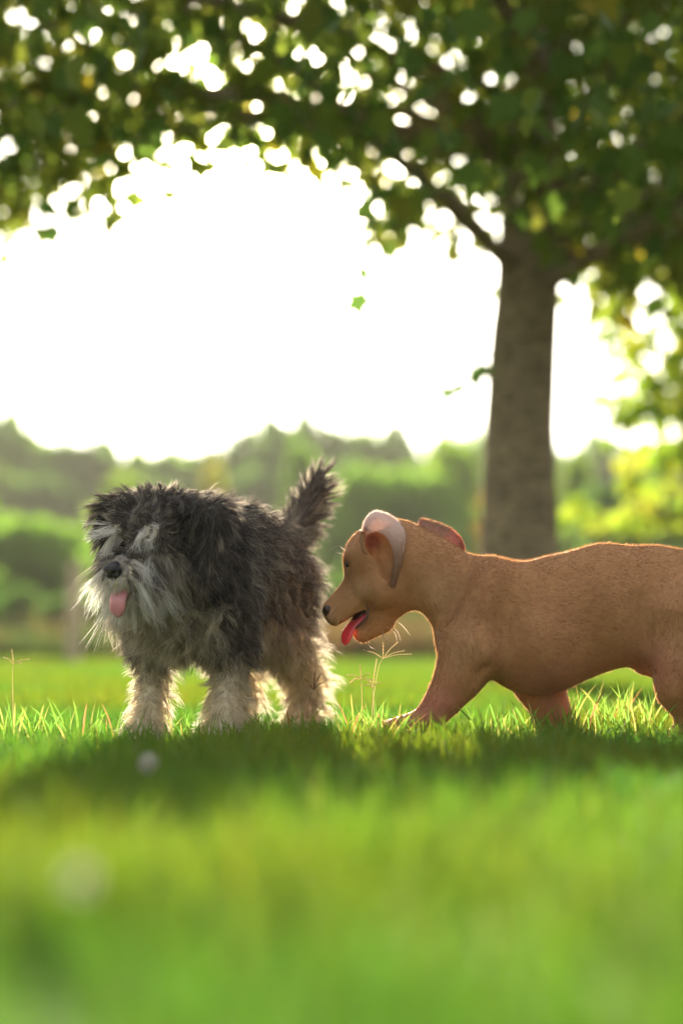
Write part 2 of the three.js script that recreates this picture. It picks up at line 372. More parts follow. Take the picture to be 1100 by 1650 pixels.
  hang([[612, 210, 7.1], [600, 330, 6.9], [584, 430, 6.7], [577, 474, 6.6]], [[576, 470, 6.6, 0.1, 0.45, 0.35], [566, 425, 6.68, 0.075, 1.1, -0.4], [586, 428, 6.72, 0.08, -0.8, 0.5], [596, 345, 6.9, 0.085, 0.9, 0.6], [604, 300, 6.95, 0.09, -0.7, -0.3], [590, 385, 6.8, 0.07, -1.0, 0.4]]);
  hang([[60, 230, 7.2], [78, 300, 7.1], [82, 368, 7]], [[82, 362, 7, 0.085, 0.5, 0.3], [72, 320, 7.08, 0.09, -0.8, 0.4], [86, 325, 7.05, 0.08, 1.0, -0.3]]);
  hang([[800, 560, 8], [782, 575, 7.95], [768, 592, 7.9]], [[768, 588, 7.9, 0.10, 0.4, 0.3], [778, 584, 7.92, 0.085, -0.9, 0.5], [764, 600, 7.9, 0.08, 1.0, -0.2]]);
  hang([[795, 600, 8.02], [755, 612, 7.95], [720, 625, 7.9]], [[720, 622, 7.9, 0.08, -0.5, 0.4], [742, 614, 7.92, 0.075, 0.7, 0.2], [732, 618, 7.92, 0.07, 1.2, -0.4]]);
  const X2 = at(1105, 900, 12).x;
  leafyTree({
    name: 'young_maple_tree', label: 'small maple with sunlit yellow green leaves standing behind the big trunk', x: X2, depth: 12, trunk: [V(0, -0.02, 0), V(0.03, 0.8, 0), V(-0.02, 1.7, 0), V(0, 3.0, 0)],
    radius: (t) => 0.04 - 0.028 * t, bark: barkMat, from: 0.22, limbs: 14, limbRadius: 0.014, reach: () => 0.85, droop: 0.45, clusters: 10, puff: 0.12, perCluster: 16, clusterSize: 0.11, leaf: [0.07, 0.11], single: 60,
    keep: (x, y, z) => y > 0.75 && rnd() < 0.35, layer: (put) => { for (let i = 0; i < 1500; i++) { const d = V(gauss(), gauss(), gauss()).normalize().multiplyScalar(Math.pow(rnd(), 0.45)); if (noise3(d.x * 3 + 5, d.y * 4, d.z * 3) > 0.36) put(X2 + d.x * 0.52, 1.85 + d.y * 1.15, -12 + d.z * 0.6); } }, tint: [0.22, 0.34, 0.028], leafMats: [leafMat(lin(0.25, 0.36, 0.03), 0.55), leafMat(lin(0.2, 0.32, 0.03), 0.55)],
  });
}
// ---------------------------------------------------------------- the wood, shrubs and weeds beyond the lawn
{
  seed(41);
  const crownGeo = (n, kind, leaf) => {   // leaf sprays spread through lobes of a crown of unit height and half width
    const pos = [], lobes = [];
    for (let i = 0; i < 19; i++) { const h = rr(0.08, 0.88), w = kind === 'cone' ? 1.05 - h : Math.sqrt(Math.max(0.05, 1 - (h * 2 - 1) ** 2)), a = rr(0, 6.283); lobes.push([Math.cos(a) * w * rr(0.1, 0.75), h, Math.sin(a) * w * rr(0.1, 0.75), rr(0.22, 0.42) * (0.55 + 0.5 * w)]); }
    for (let i = 0; i < n; i++) {
      const [x, y, z, r] = lobes[i % lobes.length], d = V(gauss(), gauss(), gauss()).normalize().multiplyScalar(r * Math.pow(rnd(), 0.35)), c = V(x + d.x, Math.max(0.02, y + d.y * 0.6), z + d.z);
      const a = V(gauss(), gauss(), gauss()).normalize(), b = a.clone().cross(V(gauss(), gauss(), gauss())).normalize(), s = leaf * rr(0.6, 1.3);
      const q = [c.clone().addScaledVector(a, s), c.clone().addScaledVector(b, s * 0.5), c.clone().addScaledVector(a, -s), c.clone().addScaledVector(b, -s * 0.5)];
      for (const k of [0, 1, 2, 0, 2, 3]) pos.push(q[k].x, q[k].y, q[k].z);
    }
    return geoFrom(pos);
  };
  const crowns = { round: [0, 1, 2].map(() => crownGeo(4200, 'round', 0.085)), cone: [0, 1].map(() => crownGeo(3600, 'cone', 0.085)) };
  const trunkGeo = limb(curve([V(0, -0.02, 0), V(0.01, 0.3, 0.01), V(-0.02, 0.8, 0)], 8), Array.from({ length: 9 }, (_, i) => 0.03 - 0.002 * i), 8, 0.1);
  const mats = { dark: leafMat(lin(0.12, 0.24, 0.035), 0.55), mid: leafMat(lin(0.20, 0.36, 0.04), 0.6), light: leafMat(lin(0.27, 0.42, 0.04), 0.6), yellow: leafMat(lin(0.44, 0.44, 0.04), 0.6), brown: leafMat(lin(0.16, 0.25, 0.04), 0.55) };
  const bark = plainMat(lin(0.10, 0.08, 0.06), 0.95);
  function tree(px, top, depth, halfWidth, kind, mat, name, label, group) {
    const p = at(px, top, depth), h = p.y, w = 1.55 * halfWidth / F * depth, root = thing(name, label, name.includes('shrub') ? 'shrub' : 'tree', V(p.x, 0, p.z), group);
    root.rotation.y = rr(0, 6.28);
    const low = name.includes('shrub') ? 0.02 : 0.12, t = mesh('trunk', trunkGeo, bark, root); t.scale.set(h * 0.7, h, h * 0.7);
    const c = mesh('crown', crowns[kind][Math.floor(rnd() * crowns[kind].length)], mats[mat], root); c.position.y = h * low; c.scale.set(w, h * (1 - low) * 0.92, w);
    return root;
  }
  // far wood: [x, y of the top in the photo, half width]; the trees stand about 110 m off
  const far = [[-60, 640, 70], [8, 648, 62], [70, 678, 55], [135, 672, 55], [195, 690, 45], [250, 688, 55], [318, 690, 55], [385, 678, 52], [445, 662, 52], [505, 648, 55], [575, 652, 58], [640, 672, 55], [705, 690, 55], [765, 678, 55], [840, 690, 60], [910, 700, 55], [975, 690, 58], [1045, 695, 60], [1120, 690, 60], [1190, 690, 60], [-130, 650, 60]];
  for (const [px, top, w] of far) { const dk = rnd() < 0.5; tree(px + rr(-8, 8), top - 6, rr(104, 116), w, 'round', dk ? 'dark' : 'mid', 'wood_tree', dk ? 'tall dark green tree in the hazy far wood' : 'tall mid green tree in the hazy far wood', dk ? 'dark trees of the far wood' : 'mid green trees of the far wood'); }
  for (const [px, top, w] of [[-30, 730, 60], [60, 735, 60], [420, 720, 60], [540, 735, 60], [650, 745, 60], [760, 740, 60], [950, 760, 60], [1060, 750, 70], [230, 760, 60], [330, 800, 60]]) tree(px, top, rr(86, 94), w, 'round', rnd() < 0.6 ? 'brown' : 'dark', 'understorey_tree', 'dull brown green tree in the shade before the far wood', 'trees before the far wood');
  // nearer trees and shrubs that can be told apart
  tree(190, 705, 62, 75, 'cone', 'light', 'birch_tree', 'light green cone shaped tree above the grey dog head', null);
  tree(342, 722, 60, 34, 'cone', 'yellow', 'sapling_tree', 'yellow pointed young tree above the grey dog back', null);
  tree(490, 690, 66, 55, 'cone', 'mid', 'alder_tree', 'green tapering tree behind the grey dog raised tail', null);
  tree(625, 722, 52, 95, 'round', 'mid', 'willow_tree', 'large rounded green tree between the tail and the trunk', null);
  tree(725, 690, 56, 48, 'round', 'light', 'ash_tree', 'pale yellow green tree just beside the bare grey trunk', null);
  tree(45, 806, 40, 80, 'round', 'mid', 'shrub', 'rounded green shrub at the lawn edge beside the grey post', null);
  tree(280, 840, 42, 70, 'round', 'dark', 'dark_shrub', 'dark green shrub hidden behind the grey dog', null);
  tree(640, 868, 36, 85, 'round', 'dark', 'low_shrub', 'low dark shrub behind the puppy head', null);
  tree(930, 700, 48, 50, 'cone', 'light', 'hazel_tree', 'bright green narrow tree showing right behind the bare trunk', null);
  tree(1040, 735, 44, 85, 'round', 'dark', 'thorn_tree', 'dark green tree behind the puppy back', null);
  tree(1075, 668, 70, 60, 'round', 'yellow', 'lime_tree', 'yellow green tree over the dark tree behind the puppy', null);
  tree(-70, 760, 45, 80, 'round', 'mid', 'elder_shrub', 'green shrub at the lawn edge past the rounded shrub', null);
  tree(1190, 780, 40, 90, 'round', 'mid', 'hazel_shrub', 'green shrub at the lawn edge past the small maple', null);
  for (const [px, top, d, w] of [[-20, 930, 31, 70], [120, 945, 33, 70], [230, 925, 30, 60], [400, 930, 32, 70], [530, 915, 30, 60], [720, 935, 31, 60], [830, 925, 33, 70], [950, 915, 30, 70], [1080, 930, 32, 70], [1180, 920, 31, 70]]) tree(px, top, d, w, 'round', 'dark', 'bramble_shrub', 'low dark green bramble at the foot of the wood', 'brambles along the meadow edge');
  // weeds at the edge of the lawn
  const weeds = new THREE.Group(); weeds.name = 'meadow_weeds'; tag(weeds, 'tall brownish weeds and dry stalks along the far edge of the lawn', 'weeds', null, 'stuff'); scene.add(weeds);
  const M = new THREE.Matrix4(), Q = new THREE.Quaternion(), col = new THREE.Color(), wm = leafMat(lin(1, 1, 1), 0.45, { vertexColors: true });
  for (let v = 0; v < 3; v++) {
    const n = 1100, im = new THREE.InstancedMesh(tuft(20, 0.25, 0.6, 0.008, 0.02, 0.09, 0.7), wm, n); im.name = 'weed_stalks'; im.castShadow = im.receiveShadow = true;
    for (let i = 0; i < n; i++) {
      const z = 19 + Math.pow(rnd(), 1.5) * 14, x = rr(-1, 1) * (0.1415 * z + 4), s = rr(0.45, 1.1) * (0.35 + 1.0 * noise3(x * 0.8 + 3, z * 0.4, 6)) * (x < -1.2 ? 1.15 : 0.95), b = rr(0.7, 1.2), dry = noise3(x * 1.3, z * 0.7, 17) > 0.55;
      M.compose(V(x, 0, -z), Q.setFromEuler(new THREE.Euler(0, rr(0, 6.28), 0)), V(1, s, 1)); im.setMatrixAt(i, M);
      im.setColorAt(i, dry ? col.setRGB(0.15 * b, 0.11 * b, 0.045 * b) : col.setRGB(0.07 * b, 0.12 * b, 0.028 * b));
    }
    weeds.add(im);
  }
  // weathered post at the lawn edge
  {
    const p = at(119, 1065, 15.5), h = at(119, 905, 15.5).y, root = thing('wooden_post', 'weathered grey wooden post standing among dry weeds at the lawn edge', 'post', V(p.x, 0, p.z));
    const pm = new THREE.MeshStandardMaterial({ map: barkTex, color: lin(1.6, 1.65, 1.75), roughness: 0.95 });
    mesh('shaft', limb([V(0, -0.03, 0), V(0.004, h * 0.5, 0), V(0.01, h - 0.02, 0), V(0.01, h, 0)], [0.052, 0.05, 0.049, 0.038], 10, 0.12), pm, root);
    const cap = new THREE.CircleGeometry(0.038, 10); cap.rotateX(-Math.PI / 2); mesh('top', cap, pm, root, V(0.01, h, 0));
  }
  // dry stalk next to the trunk
  {
    const p = at(771, 1065, 9), h = at(771, 790, 9).y, root = thing('dry_stalk', 'thin yellow dry stalk upright beside the bare grey trunk', 'stalk', V(p.x, 0, p.z)), sm2 = leafMat(lin(0.42, 0.30, 0.09), 0.3);
    mesh('stem', limb([V(0, -0.02, 0), V(0.005, h * 0.5, 0), V(0.0, h, 0)], [0.007, 0.006, 0.003], 6), sm2, root);
    const R = new Ribbons(); for (let i = 0; i < 26; i++) { const y = rr(0.35, 1) * h, a = rr(0, 6.28), L = rr(0.03, 0.08); R.add([V(0, y, 0), V(Math.cos(a) * L * 0.5, y + L * 0.5, Math.sin(a) * L * 0.5), V(Math.cos(a) * L, y + L * 0.6, Math.sin(a) * L)], 0.012, [1, 1, 1], V(0, 1, 0.2)); }
    mesh('dry_leaves', R.geo(), sm2, root);
  }
}
// ---------------------------------------------------------------- hair and coats
const furMat = (t = 0.4, rough = 0.85) => new THREE.MeshPhysicalMaterial({ color: 0xffffff, vertexColors: true, roughness: rough, transmission: t, thickness: 0, ior: 1.45, specularIntensity: 0.5, side: THREE.DoubleSide });
function bodyMesh(field, cell, colour) {
  const m = field.build(cell), col = [], p = V(), n = V();
  for (let v = 0; v < m.pos.length; v += 3) { p.set(m.pos[v], m.pos[v + 1], m.pos[v + 2]); n.set(m.nrm[v], m.nrm[v + 1], m.nrm[v + 2]); col.push(...colour(p, n)); }
  m.geo = geoFrom(m.pos, m.idx, col, m.nrm); return m;
}

// ---------------------------------------------------------------- the grey shaggy dog
function shaggyDog() {
  seed(101);
  const h = V(-0.36, 0, 0.933), l = V(0.933, 0, 0.36), up = V(0, 1, 0);           // heading and left side of the body
  const S = at(312, 905, 3.6); S.y = 0.275;
  const loc = (fw, y, side) => V(S.x + h.x * fw + l.x * side, y, S.z + h.z * fw + l.z * side);
  const f = V(-0.56, -0.26, 0.8).normalize(), hl = up.clone().cross(f).normalize(), hu = f.clone().cross(hl).normalize();   // the head's own axes
  hu.addScaledVector(hl, 0.05).normalize(); hl.copy(hu).cross(f).normalize();
  const C = at(258, 866, 3.6 - 0.15);
  const H = (a, b, c) => C.clone().addScaledVector(f, a).addScaledVector(hu, b).addScaledVector(hl, c);
  const B = new Field();
  // trunk of the body
  B.bone(loc(0.02, 0.272, 0), loc(-0.14, 0.268, 0), 0.094, 0.09, { tag: 'torso', ax: l, s: 0.8 })
    .bone(loc(-0.14, 0.268, 0), loc(-0.26, 0.266, 0), 0.09, 0.08, { tag: 'torso', ax: l, s: 0.74 })
    .bone(loc(0.055, 0.235, 0), null, 0.078, 0.078, { tag: 'chest', k: 0.03 })
    .bone(loc(0.03, 0.295, 0), H(-0.03, -0.03, 0), 0.078, 0.056, { tag: 'neck', k: 0.03 });
  // legs
  for (const s of [-1, 1]) {
    const e = s < 0 ? 0.004 : 0;
    B.bone(loc(0.03, 0.225, 0.058 * s), loc(0.005, 0.15, 0.062 * s), 0.042, 0.025, { tag: 'arm', leg: s, k: 0.03 })
      .bone(loc(0.005, 0.15, 0.062 * s), loc(0.022, 0.06, 0.06 * s), 0.021, 0.015, { tag: 'foreleg', leg: s })
      .bone(loc(0.022, 0.06, 0.06 * s), loc(0.03, 0.024, 0.06 * s), 0.015, 0.02, { tag: 'forepaw', leg: s })
      .bone(loc(0.034, 0.021, 0.06 * s), loc(0.056, 0.017, 0.062 * s), 0.023, 0.017, { tag: 'forepaw', leg: s });
    const q = s < 0 ? 0.02 : 0;
    B.bone(loc(-0.255, 0.25, 0.03 * s), loc(-0.23 + q, 0.165, 0.046 * s), 0.053, 0.034, { tag: 'thigh', leg: 2 * s, k: 0.03 })
      .bone(loc(-0.23 + q, 0.165, 0.046 * s), loc(-0.312 + q, 0.088, 0.052 * s), 0.034, 0.019, { tag: 'shank', leg: 2 * s })
      .bone(loc(-0.312 + q, 0.088, 0.052 * s), loc(-0.30 + q, 0.03, 0.054 * s), 0.018, 0.018, { tag: 'shank', leg: 2 * s })
      .bone(loc(-0.295 + q, 0.022, 0.056 * s), loc(-0.262 + q, 0.018, 0.057 * s), 0.022, 0.017, { tag: 'hindpaw', leg: 2 * s });
  }
  // tail
  const T = [loc(-0.318, 0.315, 0.01), at(488, 838, 3.94), at(505, 800, 3.955), at(515, 766, 3.95)];
  B.bone(T[0], T[1], 0.021, 0.016, { tag: 'tail' }).bone(T[1], T[2], 0.016, 0.014, { tag: 'tail' }).bone(T[2], T[3], 0.014, 0.009, { tag: 'tail' });
  // head
  B.bone(H(0, 0.006, 0), null, 0.059, 0.059, { tag: 'skull' })
    .bone(H(0.032, 0.018, 0.02), H(0.032, 0.018, -0.02), 0.03, 0.03, { tag: 'skull', k: 0.02 })
    .bone(H(0.045, -0.026, 0), H(0.092, -0.031, 0), 0.033, 0.023, { tag: 'muzzle', k: 0.018 })
    .bone(H(0.015, -0.058, 0), H(0.078, -0.071, 0), 0.024, 0.014, { tag: 'jaw', k: 0.012 })
    .bone(H(0.022, -0.03, 0.034), null, 0.034, 0.034, { tag: 'cheek', s2: 1 }).bone(H(0.022, -0.03, -0.034), null, 0.034, 0.034, { tag: 'cheek' });
  for (const s of [-1, 1]) B.bone(H(-0.004, 0.044, 0.042 * s), H(-0.004, 0.034, (s > 0 ? 0.1 : 0.088) * s), 0.018, 0.016, { tag: 'ear', ear: s, k: 0.012 })
    .bone(H(-0.004, 0.034, (s > 0 ? 0.1 : 0.088) * s), H(0.018, -0.042, (s > 0 ? 0.09 : 0.078) * s), 0.018, 0.012, { tag: 'ear', ear: s, k: 0.012 });
  for (const s of [-1, 1]) B.bone(H(0.062, 0.0, 0.024 * s), null, 0.010, 0.010, { cut: true, k: 0.008 });
  // colours of the coat by place on the body: black grey above, cream below the elbows, white brows and beard
  const DARK = [0.048, 0.042, 0.040], MID = [0.19, 0.165, 0.148], CREAM = [0.80, 0.73, 0.60], WHITE = [0.86, 0.84, 0.81];
  const mixc = (a, b, t) => [a[0] + (b[0] - a[0]) * t, a[1] + (b[1] - a[1]) * t, a[2] + (b[2] - a[2]) * t];
  const head = (p) => { const d = p.clone().sub(C); return [d.dot(f), d.dot(hu), d.dot(hl)]; };
  function groom(p, n) {
    const [q, t] = B.nearest(p), rel = p.clone().sub(S), fw = rel.dot(h), side = rel.dot(l), o = { tag: q.tag, q, lift: 0.45, len: 0.03, curl: 0.5, g: V(0, -1, 0), w: 0.00085, part: 'coat', light: 0.1, spread: 0.012 };
    switch (q.tag) {
      case 'torso': case 'thigh': {
        o.g = h.clone().multiplyScalar(-0.75).addScaledVector(up, -0.75); o.len = rr(0.03, 0.046); o.curl = 1.0; o.lift = 0.36; o.part = 'back_fur';
        o.light = 0.12 + 0.25 * sm(0.16, 0.3, -fw) * rnd();
        if (q.tag === 'thigh') { o.light = 0.25 + 0.5 * sm(0.25, 0.13, p.y); o.g.set(0.1, -1, 0); o.part = q.leg > 0 ? 'hind_leg_fur' : 'hind_leg_fur'; o.leg = q.leg; }
        if (p.y < 0.2 && q.tag === 'torso') { o.light = 0.72; o.len = rr(0.045, 0.07); o.g.set(0, -1, 0); o.part = 'belly_fur'; o.curl = 1; }
        o.salt = 0.36; if (n.y > 0.5) o.lift = 0.48;
        if (q.tag === 'thigh' && n.dot(h) < -0.45) { o.len = rr(0.035, 0.055); o.curl = 1.1; o.lift = 0.65; }
        break;
      }
      case 'chest': case 'neck': o.len = rr(0.03, 0.045); o.g.set(0, -1, 0); o.part = 'chest_fur'; o.salt = 0.1; o.light = 0.06; o.curl = 0.7; o.lift = 0.35;
        if (p.y < 0.222) { o.light = rr(0.55, 0.95); o.len = rr(0.045, 0.065); o.curl = 1.2; o.lift = 0.5; }
        
        if (side < -0.045 && p.y < 0.27) o.lift = 0.6;
        break;
      case 'arm': o.len = rr(0.03, 0.045); o.light = 0.16 + 0.25 * rnd(); o.curl = 0.9; o.part = 'front_leg_fur'; o.leg = q.leg; break;
      case 'foreleg': o.len = rr(0.018, 0.031); o.light = 0.64 + 0.34 * t; o.curl = 1.0; o.lift = 0.5; o.part = 'front_leg_fur'; o.leg = q.leg; if (n.dot(h) < -0.2) { o.len = rr(0.03, 0.05); o.lift = 0.62; } break;
      case 'forepaw': o.len = rr(0.02, 0.03); o.light = 0.95; o.curl = 0.6; o.part = 'front_leg_fur'; o.leg = q.leg; break;
      case 'shank': o.len = rr(0.022, 0.036); o.light = 0.72 + 0.25 * t; o.curl = 1.0; o.lift = 0.5; o.part = 'hind_leg_fur'; o.leg = q.leg; if (n.dot(h) < -0.2) { o.len = rr(0.04, 0.06); o.lift = 0.7; } break;
      case 'hindpaw': o.len = rr(0.02, 0.03); o.light = 0.95; o.part = 'hind_leg_fur'; o.leg = q.leg; break;
      case 'tail': { const d = T[3].clone().sub(T[0]).normalize(); o.g = d.multiplyScalar(0.7).add(V(0.3, 0, 0)); o.len = rr(0.026, 0.04); o.lift = 0.5; o.light = 0.15; o.curl = 0.25; o.part = 'tail_fur'; o.salt = 0.4; break; }
      case 'ear': { const [a, b, c] = head(p); o.len = rr(0.022, 0.036); o.light = 0.1; o.part = 'ear_fur'; o.salt = 0.1; o.ear = q.ear; o.curl = 0.3; o.lift = 0.2; o.g = V(0, -1, 0).addScaledVector(hl, 0.1 * q.ear); if (b > 0.032) { o.g.addScaledVector(hl, 0.9 * q.ear); o.lift = 0.45; }
        if (c > 0.052 && c < 0.075 && a > 0.004 && b > -0.005 && b < 0.03) { o.light = 0.95; o.len = 0.04; } break; }
      default: {
        const [a, b, c] = head(p), s = Math.sign(c) || 1;
        o.part = 'head_fur'; o.salt = 0.24; o.len = rr(0.016, 0.028); o.light = 0.12; o.curl = 0.9; o.lift = 0.6; o.g = hu.clone().multiplyScalar(0.4).addScaledVector(hl, 0.5 * s).addScaledVector(f, 0.3);
        if (q.tag === 'muzzle' || q.tag === 'jaw' || q.tag === 'cheek') {
          o.part = 'beard'; o.g = V(0, -1, 0).addScaledVector(hl, (s > 0 ? 0.55 : 0.18) * s * sm(0.004, 0.02, Math.abs(c))).addScaledVector(f, -0.1); o.lift = 0.28; o.curl = 0.3; o.len = rr(0.055, 0.088); o.light = rnd() < 0.76 ? 0.95 : 0.3; o.w = 0.0009; if (c < -0.012) o.len *= 1.2;
          if (a > 0.075) { o.len *= 0.8; }
          if (a > 0.088 && Math.abs(c) < 0.018) { o.len = 0.012; o.light = b > -0.03 ? 0.4 : 0.85; o.lift = 0.2; }
          if (b > -0.012 && Math.abs(c) < 0.024 && a < 0.088) { o.len = rr(0.016, 0.026); o.light = 0.08; o.g.addScaledVector(hl, 1.2 * s); }
          if (q.tag === 'cheek') { o.len = rr(0.03, 0.05); o.light = a < 0.03 ? 0.35 : 0.6; if (b > -0.012) { o.light = 0.08; o.part = 'head_fur'; o.len = 0.025; } if (c < -0.02 && b < -0.02) o.light = 0.9; }
          if (q.tag === 'jaw') { o.len = rr(0.025, 0.04); o.light = 0.85; o.lift = 0.3; o.g.set(0, -1, 0).addScaledVector(f, -0.2); }
        } else if (b < 0.03 && a > 0.034 && Math.abs(c) > 0.015 && Math.abs(c) < (c > 0 ? 0.042 : 0.052) && b > 0.004) {
          o.part = s > 0 ? 'eyebrow' : 'eyebrow'; o.brow = s; o.len = s > 0 ? rr(0.03, 0.046) : rr(0.036, 0.055); o.light = rnd() < 0.6 ? 0.97 : 0.12; o.lift = 0.5; o.curl = 0.6; o.g = V(0, -0.8, 0).addScaledVector(f, 0.3).addScaledVector(hl, 0.65 * s); o.w = 0.0011;
        } else if (a > 0.02 && b < 0.0) { o.light = 0.04; o.salt = 0.04; o.len = rr(0.010, 0.016); o.lift = 0.25; o.g.set(0, -1, 0); }
        else if (b > 0.02) { o.lift = 0.52; o.len = rr(0.016, 0.028); }
        else if (a < 0.01) { o.g.set(0, -1, 0); o.lift = 0.4; }
      }
    }
    return o;
  }
  const toneOf = (light) => light < 0.35 ? mixc(DARK, MID, light / 0.35) : mixc(MID, CREAM, (light - 0.35) / 0.65);
  const m = bodyMesh(B, 0.0055, (p, n) => { const o = groom(p, n); return toneOf(o.light); });
  const smp = sampler(m), p = V(), n = V();
  // guides: each lock of hair follows one
  const guides = [], cellSize = 0.02, grid = new Map(), key = (q) => Math.floor(q.x / cellSize) + ',' + Math.floor(q.y / cellSize) + ',' + Math.floor(q.z / cellSize);
  for (let i = 0; i < 6200; i++) {
    smp.pick(p, n); const o = groom(p, n), d = n.clone().multiplyScalar(o.lift).addScaledVector(o.g.normalize(), 1 - o.lift).normalize(), K = 8, pts = [p.clone()], step = o.len / K;
    const u = V(gauss(), gauss(), gauss()).normalize(), ph = rr(0, 6.283), om = rr(2.5, 6) * (o.curl > 0.6 ? 1.3 : 0.8), wob = V(gauss(), gauss(), gauss()).multiplyScalar(0.2);
    d.addScaledVector(wob, o.curl).normalize();
    const c = p.clone(), e1 = d.clone().cross(u).normalize(), e2 = d.clone().cross(e1);
    for (let k = 1; k <= K; k++) {
      const t = k / K; d.addScaledVector(o.g, 0.10).addScaledVector(up, -0.05);
      d.addScaledVector(e1, Math.cos(ph + om * t) * o.curl * 0.34).addScaledVector(e2, Math.sin(ph + om * t) * o.curl * 0.34).normalize();
      const dd = B.d(c.x, c.y, c.z); if (dd < 0.003) { B.grad(c.x, c.y, c.z, n); d.addScaledVector(n, 0.45).normalize(); }
      c.addScaledVector(d, step); pts.push(c.clone());
    }
    const g = { p: p.clone(), pts, o, tone: rnd() < 0.55 * (o.salt || 0) ? Math.max(o.light, rr(0.4, 0.75)) : o.light, jitter: gauss() }; guides.push(g);
    const kk = key(p); if (!grid.has(kk)) grid.set(kk, []); grid.get(kk).push(g);
  }
  const parts = new Map(), pt = (name) => { if (!parts.has(name)) parts.set(name, new Ribbons()); return parts.get(name); };
  const N = 104000, tmp = V(), side = V();
  for (let i = 0; i < N; i++) {
    smp.pick(p, n); let best = 1e9, g = null; const bx = Math.floor(p.x / cellSize), by = Math.floor(p.y / cellSize), bz = Math.floor(p.z / cellSize);
    for (let a = -1; a <= 1; a++) for (let b = -1; b <= 1; b++) for (let c = -1; c <= 1; c++) { const L = grid.get((bx + a) + ',' + (by + b) + ',' + (bz + c)); if (L) for (const q of L) { const e = q.p.distanceToSquared(p); if (e < best) { best = e; g = q; } } }
    if (!g) continue;
    const o = g.o, K = o.len > 0.03 ? 8 : 4, stepk = 8 / K, pts = [], scale = rr(0.75, 1.1), wob = V(gauss(), gauss(), gauss()).multiplyScalar(0.16 * o.len), clump = 0.30 + 0.35 * rnd();
    for (let k = 0; k <= K; k++) { const t = k / K; tmp.copy(g.pts[Math.round(k * stepk)]).sub(g.p).multiplyScalar(scale); pts.push(tmp.clone().add(g.p).add(p.clone().sub(g.p).multiplyScalar(1 - clump * t)).addScaledVector(wob, t * t)); }
    let light = clamp(g.tone + 0.10 * g.jitter + 0.12 * gauss()); if (rnd() < 0.6 * (o.salt || 0.08)) light = Math.max(light, rr(0.45, 0.85));
    const white = o.part === 'eyebrow' || (o.part === 'beard' && light > 0.7) ? mixc(MID, WHITE, clamp((light - 0.35) / 0.65)) : toneOf(light), b = rr(0.8, 1.2);
    const name = o.part + (o.brow ? '|' + o.brow : '') + (o.ear ? '|' + o.ear : '') + (o.leg ? '|' + o.leg : '');
    side.set(gauss(), gauss(), gauss()).normalize();
    pt(name).add(pts, o.w * rr(0.7, 1.25), [white[0] * b, white[1] * b, white[2] * b], side, 2.4);
  }
  const root = thing('shaggy_dog', 'shaggy dark grey dog with white brows and beard standing with its tongue out', 'dog', V(S.x, 0, S.z));
  const off = V(-S.x, 0, -S.z), fm = furMat(0.68, 0.75);
  mesh('body', m.geo, new THREE.MeshPhysicalMaterial({ vertexColors: true, roughness: 0.9 }), root, off);
  let tris = 0;
  for (const [name, R] of parts) { const q = mesh(name.split('|')[0], R.geo(), fm, root, off); q.userData.kind = 'stuff'; tris += R.i.length / 3; }
  console.log('fur triangles', tris, 'body', m.idx.length / 3);
  // nose: broad pad with two nostrils
  const NF = new Field(), nz = (a, b, c) => H(0.112 + a, -0.022 + b, c);
  NF.bone(nz(0, 0, 0.0065), nz(0, 0, -0.0065), 0.0088, 0.0088, { k: 0.006 }).bone(nz(-0.004, -0.008, 0), nz(-0.008, 0.004, 0), 0.0082, 0.008, { k: 0.008 })
    .bone(nz(0.008, -0.002, 0.008), nz(0.002, -0.003, 0.017), 0.003, 0.0022, { cut: true, k: 0.003 }).bone(nz(0.008, -0.002, -0.008), nz(0.002, -0.003, -0.017), 0.003, 0.0022, { cut: true, k: 0.003 })
    .bone(nz(0.0098, -0.012, 0), nz(0.0098, 0.0, 0), 0.0014, 0.001, { cut: true, k: 0.002 });
  const nb = NF.build(0.0014);
  mesh('nose', geoFrom(nb.pos, nb.idx, null, nb.nrm), new THREE.MeshPhysicalMaterial({ color: lin(0.012, 0.012, 0.014), roughness: 0.42, specularIntensity: 0.6 }), root, off);
  for (const s of [-1, 1]) mesh('eye', new THREE.SphereGeometry(0.0095, 20, 14), new THREE.MeshPhysicalMaterial({ color: lin(0.012, 0.008, 0.006), roughness: 0.12, clearcoat: 1 }), root, H(0.055, 0.002, 0.025 * s).add(off));
  // mouth and tongue
  const MF = new Field(); MF.bone(H(0.05, -0.052, 0), H(0.082, -0.056, 0), 0.017, 0.012, { ax: hu, s: 0.6 });
  const mb = MF.build(0.003); mesh('mouth', geoFrom(mb.pos, mb.idx, null, mb.nrm), plainMat(lin(0.03, 0.012, 0.012), 0.4), root, off);
  mesh('tongue', tongueGeo([H(0.07, -0.05, 0.0), H(0.092, -0.053, -0.001), H(0.104, -0.062, -0.002), H(0.108, -0.076, -0.003), H(0.107, -0.091, -0.005)], hl, [0.010, 0.0135, 0.0145, 0.0145, 0.0115], 0.004), new THREE.MeshPhysicalMaterial({ color: lin(0.52, 0.20, 0.24), roughness: 0.34, clearcoat: 0.4, clearcoatRoughness: 0.25 }), root, off);
  return root;
}
